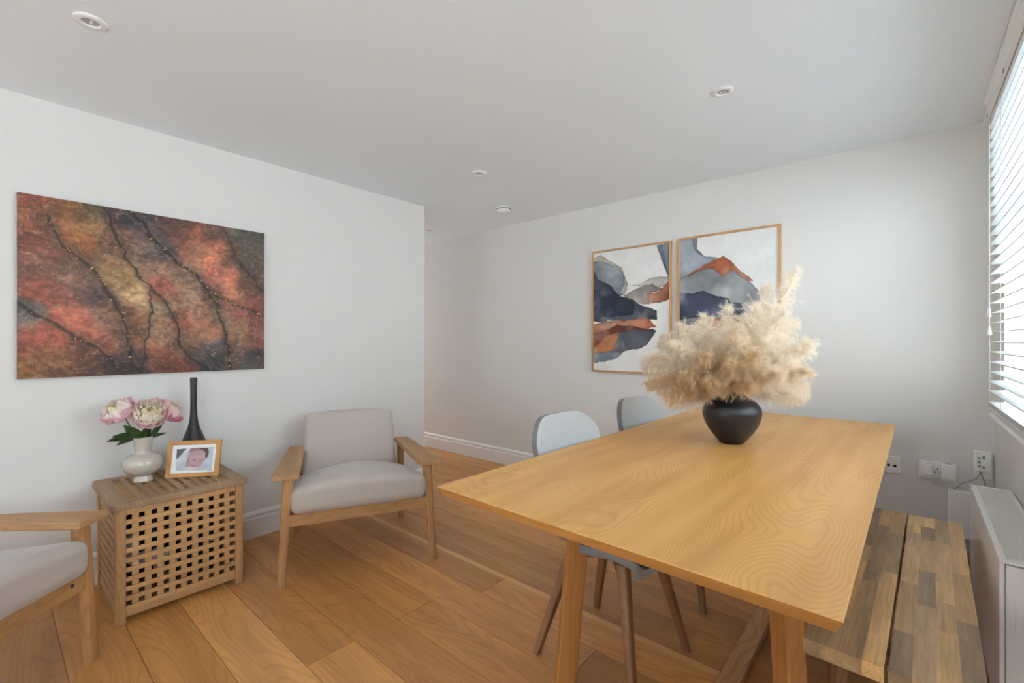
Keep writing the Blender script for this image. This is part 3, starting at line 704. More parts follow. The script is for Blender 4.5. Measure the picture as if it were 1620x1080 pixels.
PRINT2 = [([(-0.014, -0.013), (0.172, -0.018), (0.198, 0.083), (0.274, 0.144), (0.416, 0.171), (0.333, 0.204), (0.163, 0.244), (0.057, 0.284), (-0.014, 0.297)], (150, 158, 172)), ([(0.128, -0.011), (0.177, -0.006), (0.206, 0.084), (0.274, 0.144), (0.215, 0.131), (0.163, 0.074)], (95, 105, 125)), ([(-0.014, 0.291), (0.075, 0.273), (0.215, 0.236), (0.35, 0.229), (0.481, 0.249), (0.608, 0.27), (0.73, 0.344), (0.82, 0.414), (0.878, 0.557), (0.729, 0.66), (-0.014, 0.642)], (140, 143, 148)), ([(0.022, 0.292), (0.11, 0.252), (0.249, 0.215), (0.383, 0.185), (0.473, 0.161), (0.545, 0.198), (0.639, 0.267), (0.776, 0.347), (0.715, 0.349), (0.623, 0.304), (0.56, 0.261), (0.481, 0.311), (0.416, 0.273), (0.383, 0.237), (0.249, 0.233), (0.128, 0.259)], (190, 95, 55)), ([(-0.014, 0.404), (0.163, 0.401), (0.249, 0.383), (0.464, 0.451), (0.654, 0.504), (0.73, 0.638), (0.415, 0.584), (-0.014, 0.594)], (60, 70, 95)), ([(0.163, 0.6), (0.496, 0.587), (0.76, 0.661), (0.878, 0.77), (0.575, 0.745), (0.248, 0.671)], (175, 100, 65)), ([(0.891, 0.978), (0.935, 0.945), (1.02, 0.939), (1.02, 0.993), (0.906, 0.995)], (215, 150, 95)), ([(0.935, 0.908), (1.02, 0.876), (1.02, 0.955), (0.949, 0.94)], (110, 50, 40))]
BABY = [([(0.086, 0.133), (0.936, 0.108), (0.941, 0.958), (0.11, 0.91)], (196, 206, 216)), ([(0.086, 0.133), (0.31, 0.131), (0.11, 0.512)], (82, 76, 88)), ([(0.31, 0.131), (0.374, 0.13), (0.26, 0.504), (0.116, 0.795), (0.106, 0.535)], (222, 226, 230)), ([(0.402, 0.128), (0.599, 0.111), (0.801, 0.132), (0.835, 0.273), (0.816, 0.467), (0.731, 0.627), (0.665, 0.81), (0.603, 0.885), (0.477, 0.859), (0.35, 0.821), (0.323, 0.701), (0.336, 0.56), (0.366, 0.322)], (196, 146, 150)), ([(0.402, 0.128), (0.6, 0.119), (0.693, 0.208), (0.495, 0.213), (0.395, 0.264)], (150, 100, 106)), ([(0.601, 0.129), (0.801, 0.132), (0.839, 0.323), (0.804, 0.491), (0.754, 0.485), (0.76, 0.314), (0.679, 0.207)], (92, 50, 66)), ([(0.355, 0.61), (0.379, 0.445), (0.409, 0.472), (0.385, 0.637)], (170, 95, 112)), ([(0.473, 0.547), (0.532, 0.51), (0.532, 0.558), (0.49, 0.577)], (140, 70, 88)), ([(0.39, 0.554), (0.412, 0.497), (0.449, 0.585), (0.43, 0.606)], (222, 160, 170)), ([(0.346, 0.657), (0.464, 0.729), (0.577, 0.753), (0.467, 0.76)], (140, 60, 80)), ([(0.346, 0.786), (0.47, 0.788), (0.652, 0.82), (0.59, 0.895), (0.425, 0.881), (0.33, 0.824)], (226, 196, 206))]

def painting_fn(u, v):
    A = 1.24
    du = (fbm(u*7, v*7, 1)-0.5)*0.075; dv = (fbm(u*7, v*7, 5)-0.5)*0.075
    x, y = u+du, v+dv
    num = np.zeros((len(u), 3)); den = np.zeros(len(u))
    for bu, bv, r, g, b in BLOBS:
        w = np.exp(-(((x-bu)*A)**2+(y-bv)**2)/(2*0.036**2)) + 1e-7
        num += w[:, None]*np.array([r, g, b]); den += w
    c = num/den[:, None]
    g = c.mean(1)[:, None]; c = (0.80*c+0.20*g*np.array([1.18, 0.96, 0.80]))*np.array([0.86, 0.85, 0.82])
    # brush texture along the diagonal
    a = (u*0.8+v*0.6); p = (-u*0.6+v*0.8)
    w_ = fbm(u*6, v*6, 33)*0.35
    st = fbm(a*16+3, (p+w_)*44, 2, 4)-0.5; st2 = fbm(u*60, v*60, 9, 3)-0.5
    mo = np.clip((fbm(u*11, v*11, 51, 5)-0.5)*3.2, -1, 1); fi = vnoise(u*210, v*170, 3)-0.5
    c = c*(1.04+0.42*st+0.55*st2+0.20*mo+0.16*fi)[:, None]
    sc = np.clip(fbm(a*50, (p+w_)*150, 71, 3)-0.62, 0, 1)*3.0
    c = c*(1-sc)[:, None]+np.array([176, 142, 116])*sc[:, None]
    hl = np.clip(fbm(a*9, p*26, 21, 4)-0.58, 0, 1)*3.2
    c = c*(1-hl[:, None]*0.35)+np.array([186, 130, 104])*hl[:, None]*0.35
    wx = u+(fbm(u*20, v*20, 7)-0.5)*0.034; wy = v+(fbm(u*20, v*20, 8)-0.5)*0.034
    for i, pts in enumerate(VEINS):
        d_ = seg_dist(wx*A, wy, [(q[0]*A, q[1]) for q in pts])
        wide = (0.0075, 0.006, 0.010, 0.005, 0.009, 0.0045, 0.004)[i]*(0.5+fbm(u*14, v*14, 80+i, 3)*1.1)
        k = np.exp(-(d_/wide)**2)
        k = k*(0.45+0.9*fbm(u*60, v*60, 60+i, 3))
        c = c*(1-0.75*np.clip(k, 0, 1))[:, None]+np.array([46, 32, 28])*(0.55*np.clip(k, 0, 1))[:, None]
        c = c*(1-0.22*np.exp(-(d_/(wide*4.5))**2))[:, None]
        edge = np.exp(-((d_-wide*1.9)/(wide*0.8))**2)*0.34*np.clip(fbm(u*40, v*40, 90+i, 3)*2-0.7, 0, 1)
        c = c*(1-edge)[:, None]+np.array([170, 138, 110])*edge[:, None]
        fleck = (vnoise(u*170, v*140, 30+i) > (0.86, 0.97, 0.88, 0.95, 0.90, 0.70, 0.99)[i]) & (d_ < wide*1.2)
        c[fleck] = (206, 160, 84)
    return np.clip(c, 8, 255)

def print_fn(polys, bg, grainy, warp=0.02, soft=0.46, rim=0.22):
    def f(u, v):
        x = u+(fbm(u*9, v*12, 3)-0.5)*warp*1.6+(fbm(u*40, v*50, 6)-0.5)*warp*0.5
        y = v+(fbm(u*9, v*12, 4)-0.5)*warp*1.6+(fbm(u*40, v*50, 8)-0.5)*warp*0.5
        c = np.tile(np.array(bg, float), (len(u), 1))
        for i, (pts, col) in enumerate(polys):
            m = inside(x, y, pts)
            t = fbm(u*5+i*3, v*9+i*5, 12+i, 4)-0.5
            g0 = sum(col)/3.0
            cc = np.array([g0+(q-g0)*0.80 for q in col])*0.93*(1+grainy*t)[:, None]
            if rim > 0:
                dd_ = seg_dist(x[m], y[m], list(pts)+[pts[0]])
                cc[m] = cc[m]*(1-rim*np.exp(-(dd_/0.010)**2)+0.10*np.clip(dd_/0.08, 0, 1))[:, None]
            wash = np.clip((fbm(u*6+i, v*7, 40+i, 3)-0.45)*2.2, 0, 1)*soft
            cc = cc*(1-wash)[:, None]+np.array(bg, float)*wash[:, None]
            c[m] = cc[m]
        return np.clip(c, 0, 255)
    return f

PX, PY0, PY1, PZ0, PZ1 = -2.98, 0.091, 1.119, 1.021, 1.852
pa = thing('abstract_painting', 'large unframed canvas painting of rust, pink and ochre swirls on the left wall', 'painting', (XL, (PY0+PY1)/2, (PZ0+PZ1)/2), rad(90))
MB().box(-(PY1-PY0)/2, (PY1-PY0)/2, -0.0243, -0.001, -(PZ1-PZ0)/2, (PZ1-PZ0)/2).build('canvas_edge', plain('painted_canvas_edge', (110, 66, 46), 0.7, var=0.4, bscale=12), pa)
paint_panel('painted_canvas', PY1-PY0, PZ1-PZ0, 400, 320, painting_fn, M_PAINT, pa, Matrix.Translation((0, -0.0250, 0)))

def framed(x0, x1, z0, z1, polys, label, fn):
    t = thing('framed_print', label, 'framed picture', ((x0+x1)/2, YB, (z0+z1)/2), 0)
    w, h = (x1-x0)/2, (z1-z0)/2; fw = 0.014; dp = 0.028
    s = MB(); s.box(-w, -w+fw, -dp, -0.001, -h, h); s.box(w-fw, w, -dp, -0.001, -h, h); s.box(-w+fw, w-fw, -dp, -0.001, h-fw, h); s.box(-w+fw, w-fw, -dp, -0.001, -h, -h+fw)
    s.build('frame', M_PICFRAME, t, bevel=0.0012)
    paint_panel('print', 2*(w-fw), 2*(h-fw), 170, 260, fn, M_PRINT, t, Matrix.Translation((0, -dp+0.010, 0)))
    MB().box(-w+fw, w-fw, -0.012, -0.002, -h+fw, h-fw).build('backing_board', M_TRIM, t)
    return t
framed(-1.957, -1.292, 0.943, 1.924, PRINT1, 'left framed abstract print with navy and rust washes on the back wall', print_fn(PRINT1, (232, 231, 229), 0.6))
framed(-1.244, -0.592, 0.952, 1.929, PRINT2, 'right framed abstract print with an orange ridge, half hidden by the pampas grass', print_fn(PRINT2, (232, 231, 229), 0.5))

# ---------------------------------------------------------------- armchairs
def make_armchair(loc, rz, label):
    t = thing('armchair', label, 'armchair', loc, rz, 'oak framed lounge armchairs')
    for sx in (-1, 1):
        MB().post((sx*0.372, 0.0, 0), (sx*0.342, 0.012, 0.520), 0.040, 0.050, 0.038, 0.046, e=3.2, steps=4).build('leg', M_CHAIRWOOD, t, smooth=50)
        MB().post((sx*0.318, 0.665, 0), (sx*0.302, 0.585, 0.520), 0.036, 0.044, 0.036, 0.046, e=3.2, steps=4).build('leg', M_CHAIRWOOD, t, smooth=50)
        a = MB(); zt, zb = 0.546, 0.518
        out = [(0.292, -0.028), (0.415, -0.028), (0.416, 0.0), (0.356, 0.648), (0.272, 0.648)]
        if sx < 0: out = [(-x, y) for x, y in reversed(out)]
        a.loft([[(x, y, zb) for x, y in out], [(x, y, zt) for x, y in out]])
        a.build('armrest', M_ARMWOOD, t, bevel=0.005, seg=3)
        # side rail
        s = MB(); s.loft([[(sx*0.352, 0.01, z) if q else (sx*0.332, 0.01, z) for q, z in ((0, 0.286), (1, 0.286), (1, 0.345), (0, 0.345))],
                          [(sx*0.320, 0.60, z) if q else (sx*0.300, 0.60, z) for q, z in ((0, 0.222), (1, 0.222), (1, 0.285), (0, 0.285))]])
        s.build('side_rail', M_ARMWOOD, t, bevel=0.002)
    fr = MB().box(-0.340, 0.340, -0.012, 0.010, 0.286, 0.345).build('front_rail', M_RAILWOOD, t, bevel=0.003)
    MB().box(-0.302, 0.302, 0.570, 0.592, 0.225, 0.285).build('rear_rail', M_RAILWOOD, t, bevel=0.003)
    # seat cushion: crowned
    hx, hy, hz = 0.328, 0.285, 0.064
    def crown(x, y, z):
        k = (z+hz)/(2*hz)
        gx = max(0.0, 1-(abs(x)/hx)**1.9); gy = max(0.0, 1-((abs(y-0.03))/(hy*1.08))**2.6)
        z2 = z + k*(0.074*gx*(0.35+0.65*gy)) - (y+hy)*0.165
        y2 = y - 0.010*k*(1-abs(x)/hx) if y < 0 else y
        x2 = x*(1+0.035*math.sin(math.pi*k)*(0.4 + 0.6*(1-min(1, abs(y)/hy))))
        return (x2, y2, z2)
    MB().rbox(hx, hy, hz, 0.036, Matrix.Translation((0, 0.242, 0.413)), k=6, inner=16, fn=crown).build('seat_cushion', M_FABRIC, t, smooth=180)
    # backrest leaning back
    bx_, by_, bz_ = 0.268, 0.048, 0.215
    def soft(x, y, z):
        gx = 1-(abs(x)/bx_)**2.5; gz = 1-(abs(z)/bz_)**2.5
        y2 = y + (-0.020 if y < 0 else 0.008)*gx*max(gz, 0)
        return (x*(1-0.035*(z/bz_)), y2, z+0.010*max(0, z/bz_)*gx)
    Mb = Matrix.Translation((-0.014, 0.550, 0.536)) @ Matrix.Rotation(rad(-15), 4, 'X')
    MB().rbox(bx_, by_, bz_, 0.030, Mb, k=6, inner=14, fn=soft).build('back_cushion', M_FABRIC, t, smooth=180)
    return t
ac = make_armchair((-2.126, 1.272, 0), rad(64.8), 'taupe velvet armchair with oak frame standing between the hamper and the table')
ac2 = copy_tree(ac)
ac2.location = (-2.045, -0.02, 0); ac2.rotation_euler = (0, 0, rad(132.0))
fr2 = [c for c in ac2.children if c.name.startswith('front_rail')][0]
MB().lathe([(0.007, 0.0), (0.007, 0.001), (0.003, 0.0011)], 12, RY).build('bolt', M_DARK, fr2, loc=(0.285, -0.0125, 0.325))
ac2['label'] = 'taupe velvet armchair cut off by the left edge, its armrest tip beside the hamper'

# ---------------------------------------------------------------- hamper
HX0, HX1, HY0, HY1 = -2.960, -2.474, 0.352, 0.832
hm = thing('laundry_hamper', 'square wooden lattice laundry hamper with lid against the left wall', 'hamper', ((HX0+HX1)/2, (HY0+HY1)/2, 0))
ax, ay = (HX1-HX0)/2, (HY1-HY0)/2; LW = 0.034; TZ = 0.486
for sx in (-1, 1):
    for sy in (-1, 1):
        x0, x1 = sorted((sx*ax, sx*(ax-LW))); y0, y1 = sorted((sy*ay, sy*(ay-LW)))
        MB().box(x0, x1, y0, y1, 0, TZ).build('corner_post', M_HAMPERZ, hm, bevel=0.004)
def lattice(span, mat_h, axis, out, hseed):
    """panel between posts: outer horizontal slats, inner uprights; local u along the side, d = outward"""
    mb = MB()
    def bxx(u0, u1, d0, d1, z0, z1):
        d0, d1 = sorted((out*d0, out*d1))
        if axis == 'y': mb.box(d0, d1, u0, u1, z0, z1)
        else: mb.box(u0, u1, d0, d1, z0, z1)
    a = (ax if axis == 'y' else ay)
    o1, o2 = a-0.007, a-0.015
    o3 = a-0.023
    bxx(-span, span, o2, o1, 0.4565, TZ-0.002); bxx(-span, span, o2, o1, 0.028, 0.0735)
    for k in range(1, 10):
        z = 0.4455 - 0.0402*(k-0.5); bxx(-span, span, o2, o1, z-0.0098, z+0.0098)
    pit = 2*span/9.52
    for k in range(1, 10):
        u = -span + pit*(k-0.24+0.0); bxx(u-0.0115, u+0.0115, o3, o2 if axis == 'y' else o1-0.0015, 0.03, TZ-0.004)
    return mb
lattice(ay-LW, None, 'y', 1, 0).build('lattice_panel', M_HAMPER, hm, bevel=0.0008, seg=1)
lattice(ay-LW, None, 'y', -1, 0).build('lattice_panel', M_HAMPER, hm)
lattice(ax-LW, None, 'x', -1, 0).build('lattice_panel', M_HAMPERX, hm, bevel=0.0008, seg=1)
lattice(ax-LW, None, 'x', 1, 0).build('lattice_panel', M_HAMPERX, hm)
MB().box(-ax+0.03, ax-0.03, -ay+0.03, ay-0.03, 0.035, 0.043).build('bottom_board', M_HAMPER, hm)
# lid: frame, long slats over cross slats
lx, ly = ax+0.018, ay+0.018
ring = []
for cx, cy, a0 in ((lx-0.025, ly-0.025, 0), (-lx+0.025, ly-0.025, 90), (-lx+0.025, -ly+0.025, 180), (lx-0.025, -ly+0.025, 270)):
    for k in range(7):
        a = rad(a0+15*k); ring.append((cx+0.025*math.cos(a), cy+0.025*math.sin(a)))
fx, fy = lx-0.052, ly-0.066
inner = []
n = len(ring)
for (x, y) in ring:   # project outer ring to an inner rectangle
    inner.append((max(-fx, min(fx, x*1.3)), max(-fy, min(fy, y*1.3))))
s = MB(); z0, z1 = TZ, 0.513
vs = [(x, y, z1) for x, y in ring]+[(x, y, z1) for x, y in inner]+[(x, y, z0) for x, y in ring]+[(x, y, z0) for x, y in inner]
fs = []
for j in range(n):
    k = (j+1) % n
    fs += [(j, k, n+k, n+j), (2*n+k, 2*n+j, 3*n+j, 3*n+k), (2*n+j, 2*n+k, k, j), (n+j, n+k, 3*n+k, 3*n+j)]
s.add(vs, fs)
lid = s.build('lid', M_LID, hm, bevel=0.003)
s = MB(); m_ = 10; pit = 2*fy/m_
for k in range(1, m_):
    u = -fy+pit*k; s.box(-fx, fx, u-0.0105, u+0.0105, 0.5055, 0.5128)
s.build('lid_slats', M_LID, lid)
s = MB(); m_ = 11; pit = 2*fx/m_
for k in range(1, m_):
    u = -fx+pit*k; s.box(u-0.0095, u+0.0095, -fy, fy, 0.496, 0.5053)
s.build('lid_cross_slats', M_HAMPER, lid)

# laundry heaped inside
def heap(mb, n, seed, z0, z1, off=0.0):
    rr = random.Random(seed)
    for _ in range(n):
        c = ((rr.random()-0.5)*0.17+off, (rr.random()-0.5)*0.17, z0+rr.random()*(z1-z0))
        sx, sy, sz = 0.08+rr.random()*0.03, 0.08+rr.random()*0.03, 0.03+rr.random()*0.03
        f = rr.random()*6
        def fn(x, y, z):
            return (x+0.012*math.sin(z*60+f), y+0.012*math.sin(x*50+f), z+0.012*math.sin(y*55+x*40+f))
        mb.rbox(sx, sy, sz, 0.028, Matrix.Translation(c) @ Matrix.Rotation(rr.random()*3, 4, 'Z'), k=3, inner=5, fn=fn)
    return mb
la = thing('laundry', 'crumpled black and white laundry inside the lattice hamper', 'clothes', (hm.location.x, hm.location.y, 0.0435))
heap(MB(), 26, 2, 0.075, 0.36).build('dark_clothes', M_CLOTHB, la, smooth=180)
heap(MB(), 5, 9, 0.12, 0.22, 0.03).build('white_clothes', M_CLOTHW, la, smooth=180)

# ---------------------------------------------------------------- things on the hamper
TOPZ = 0.5131
def dense(prof, n=6):
    P = [Vector((a, b, 0)) for a, b in prof]; return [(max(q.x, 0.0005), q.y) for q in bez(P, n)]
cv = thing('ceramic_vase', 'cream glazed round-bellied vase with a wide neck holding peonies', 'vase', (-2.800, 0.500, TOPZ))
pr_ = [(0.036, 0.0), (0.040, 0.002), (0.039, 0.008), (0.0345, 0.024), (0.036, 0.030), (0.054, 0.040), (0.072, 0.058), (0.080, 0.083), (0.075, 0.107), (0.058, 0.126), (0.040, 0.134), (0.0335, 0.142), (0.0345, 0.165), (0.039, 0.200), (0.0405, 0.212)]
pr2 = dense(pr_) + [(0.0395, 0.2135), (0.038, 0.212), (0.033, 0.17), (0.031, 0.145), (0.030, 0.12), (0.001, 0.12)]
MB().lathe(pr2, 56).build('vase_body', M_CREAM, cv, smooth=60)

tv_ = thing('bottle_vase', 'tall matt black vase with a flared base and thin neck behind the photo frame', 'vase', (-2.858, 0.722, TOPZ))
pr_ = [(0.078, 0.0), (0.080, 0.004), (0.080, 0.012), (0.076, 0.05), (0.069, 0.095), (0.058, 0.135), (0.043, 0.175), (0.029, 0.215), (0.020, 0.255), (0.0160, 0.305), (0.0150, 0.36), (0.0155, 0.42), (0.0168, 0.482)]
pr2 = dense(pr_) + [(0.0150, 0.483), (0.0135, 0.481), (0.012, 0.44), (0.001, 0.43)]
MB().lathe(pr2, 48).build('vase_body', M_BLACKTALL, tv_, smooth=60)

# photo frame, leaning back
A_, B_ = Vector((-2.762, 0.575)), Vector((-2.617, 0.764))
ang = math.atan2(B_.y-A_.y, B_.x-A_.x)
mid_ = (A_+B_)/2
pf = thing('photo_frame', 'small oak photo frame with a newborn picture on top of the hamper', 'photo frame', (mid_.x, mid_.y, TOPZ), ang)
w_ = (B_-A_).length/2; hh_ = 0.178
Ml = Matrix.Translation((0, 0, 0.0005)) @ Matrix.Rotation(rad(-13), 4, 'X')
s = MB(); fw = 0.021
s.box(-w_, -w_+fw, 0, 0.014, 0, hh_, Ml); s.box(w_-fw, w_, 0, 0.014, 0, hh_, Ml); s.box(-w_+fw, w_-fw, 0, 0.014, 0, fw, Ml); s.box(-w_+fw, w_-fw, 0, 0.014, hh_-fw, hh_, Ml)
s.build('frame', M_PHOTOFRAME, pf, bevel=0.0015)
MB().box(-w_+fw, w_-fw, 0.009, 0.012, fw, hh_-fw, Ml).build('backing', M_DARK, pf)
paint_panel('photograph', 2*(w_-fw), hh_-2*fw, 150, 100, print_fn(BABY, (236, 238, 241), 0.22, 0.006, 0.10, 0.0), M_PHOTO, pf, Ml @ Matrix.Translation((0, 0.006, hh_/2)))
s = MB(); s.box(-0.02, 0.02, 0.010, 0.013, 0.012, 0.12, Matrix.Translation((0, 0.062, -0.0115)) @ Matrix.Rotation(rad(20), 4, 'X')); s.build('stand', M_DARK, pf)

# peonies
def petal(mb, R, th, az, w, col, zs, ruf, rr, tipcol=None, open_=1.0, nu=9, nv=9):
    vs = []; fs = []
    ph = rr.random()*6
    for i in range(nu):
        t = i/(nu-1)
        al = th*t
        ww = w*(math.sin(math.pi*min(1, 0.08+t*0.80))**0.6)
        for j in range(nv):
            s_ = j/(nv-1)*2-1
            b = az + ww*s_/max(0.35, math.sin(max(al, 0.25)))*0.9
            rr_ = R*(1+ruf*t*t*math.sin(s_*5+ph)+0.05*s_*s_-0.10*t*t*(abs(s_) > 0.9))
            tt = al - 0.10*(abs(s_)**3)*t + 0.05*t*math.sin(s_*9+ph)
            vs.append((rr_*math.sin(tt)*math.cos(b)*open_, rr_*math.sin(tt)*math.sin(b)*open_, zs*(R-rr_*math.cos(tt))))
    for i in range(nu-1):
        for j in range(nv-1): fs.append((i*nv+j, i*nv+j+1, (i+1)*nv+j+1, (i+1)*nv+j))
    mb.add(vs, fs, None, col)
def vary(c, rr, a=0.08):
    f = 1+(rr.random()-0.5)*2*a; return tuple(min(1, q*f) for q in S(c))
def leaf(mb, M, L, W, bend, cup=0.3):
    n = 10; vs = []; fs = []
    for i in range(n+1):
        t = i/n; w = W*math.sin(math.pi*t**0.8)**0.9+0.0003
        z = -bend*t*t*L; 
        for s_ in (-1, -0.5, 0, 0.5, 1): vs.append((s_*w, t*L, z+cup*w*abs(s_)))
    for i in range(n):
        for j in range(4): fs.append((i*5+j, i*5+j+1, (i+1)*5+j+1, (i+1)*5+j))
    mb.add(vs, fs, M)
def peony(pos, direction, size, label, seed, outer, inner, leaves):
    rr = random.Random(seed)
    base = Vector((-2.800, 0.500, TOPZ+0.125))
    t = thing('peony', label, 'flower', tuple(base), 0, 'peonies in the cream vase')
    P = Vector(pos)-base; D = Vector(direction).normalized()
    Q = D.to_track_quat('Z', 'Y').to_matrix().to_4x4()
    Mh = Matrix.Translation(P - D*size*0.45) @ Q
    st = [Vector((rr.uniform(-.01, .01), rr.uniform(-.01, .01), 0)), Vector((P.x*0.20, P.y*0.20, 0.085)), P*0.6+Vector((0, 0, 0.02)), P-D*size*0.45]
    MB().tube(bez(st, 6), 0.0028, 8).build('stem', M_STEM, t, smooth=80)
    out = MB()
    for k in range(9): petal(out, size*1.05, rad(88+rr.uniform(-8, 10)), 2*math.pi*k/9+rr.uniform(-.2, .2), 0.55, vary(outer, rr), 0.62, 0.07, rr, open_=1.05)
    for k in range(8): petal(out, size*0.94, rad(100+rr.uniform(-10, 10)), 2*math.pi*(k+.5)/8+rr.uniform(-.2, .2), 0.50, vary(outer, rr), 0.74, 0.07, rr)
    o = out.build('outer_petals', M_PETAL, t, smooth=180); o.matrix_local = Mh
    inn = MB()
    for k in range(9): petal(inn, size*0.84, rad(122+rr.uniform(-14, 10)), 2*math.pi*k/9+rr.uniform(-.2, .2), 0.62, vary(inner, rr, .04), 0.80, 0.09, rr)
    for k in range(7): petal(inn, size*0.66, rad(136+rr.uniform(-16, 10)), 2*math.pi*k/7+rr.uniform(-.3, .3), 0.66, vary(inner, rr, .04), 0.98, 0.12, rr)
    for k in range(6): petal(inn, size*0.48, rad(160+rr.uniform(-14, 8)), 2*math.pi*k/6+rr.uniform(-.3, .3), 0.70, vary((244, 234, 204), rr, .04), 1.20, 0.15, rr)
    for k in range(4): petal(inn, size*0.30, rad(166+rr.uniform(-12, 8)), 2*math.pi*k/4+rr.uniform(-.3, .3), 0.75, vary((240, 222, 160), rr, .04), 1.6, 0.2, rr)
    o = inn.build('inner_petals', M_PETAL, t, smooth=180); o.matrix_local = Mh
    s = MB()
    for (px, py, pz, az, el, L, W) in leaves:
        M = Matrix.Translation((px, py, pz)) @ Matrix.Rotation(az, 4, 'Z') @ Matrix.Rotation(el, 4, 'X') @ Matrix.Rotation(rad(55), 4, 'Y')
        leaf(s, M, L, W, 0.25)
    if leaves: s.build('leaves', M_LEAF, t, smooth=180)
Rv = Vector((0.756, 0.654, 0))        # picture-right direction in plan, used only to aim the leaves
peony((-2.80, 0.412, 0.858), (0.32, -0.60, 0.66), 0.066, 'pale pink peony leaning out on the left of the cream vase', 3, (242, 202, 210), (252, 240, 234),
      [(0, -0.02, 0.085, rad(178), rad(22), 0.10, 0.021), (-0.005, -0.02, 0.086, rad(160), rad(6), 0.11, 0.024), (0, -0.02, 0.086, rad(195), rad(-2), 0.095, 0.022)])
peony((-2.735, 0.515, 0.842), (0.80, -0.22, 0.50), 0.070, 'large cream-centred peony facing forward in the middle of the bunch', 5, (246, 216, 220), (252, 244, 228),
      [(0.012, -0.014, 0.06, rad(175), rad(66), 0.115, 0.030), (0.018, 0.010, 0.06, rad(250), rad(74), 0.115, 0.030)])
peony((-2.785, 0.592, 0.836), (0.25, 0.60, 0.72), 0.066, 'pink peony turned away on the right of the cream vase', 8, (226, 148, 168), (250, 226, 224),
      [(0.01, 0.02, 0.078, rad(-35), rad(24), 0.075, 0.010), (0.0, 0.016, 0.06, rad(-10), rad(60), 0.10, 0.016)])

# ---------------------------------------------------------------- dining table
TZ1 = 0.76
dt = thing('dining_table', 'long honey oak dining table with splayed square legs', 'table', (-0.543, 1.970, 0), rad(-0.9))
hw_, hl_, th_ = 0.489, 1.104, 0.028
def ring_(ix, z): return [(-hw_+ix, -hl_+ix, z), (hw_-ix, -hl_+ix, z), (hw_-ix, hl_-ix, z), (-hw_+ix, hl_-ix, z)]
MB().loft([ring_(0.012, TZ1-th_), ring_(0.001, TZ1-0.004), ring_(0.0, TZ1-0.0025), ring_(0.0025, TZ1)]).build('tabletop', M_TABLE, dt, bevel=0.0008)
top_ = dt.children[0]; top_.data.materials.append(M_TABLEEDGE_SHADE)
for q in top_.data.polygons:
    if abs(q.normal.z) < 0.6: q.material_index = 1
for sx in (-1, 1):
    for sy in (-1, 1):
        a = (sx*(0.304+0.046), sy*(0.600+0.047)+0.0, 0.0); b = (sx*0.304, sy*0.600, TZ1-th_)
        ang_ = math.atan2(sy, sx)
        MB().post(a, b, 0.068, 0.071, 0.049, 0.051, e=14, ang=ang_, n=28).build('leg', M_TABLELEG, dt, smooth=40)
s = MB()
for sy in (-1, 1): s.box(-0.27, 0.27, sy*0.600-0.011, sy*0.600+0.011, TZ1-th_-0.045, TZ1-th_-0.0005)
for sx in (-1, 1): s.box(sx*0.304-0.011, sx*0.304+0.011, -0.57, 0.57, TZ1-th_-0.045, TZ1-th_-0.0005)
s.build('apron', M_TABLELEG, dt, bevel=0.002)

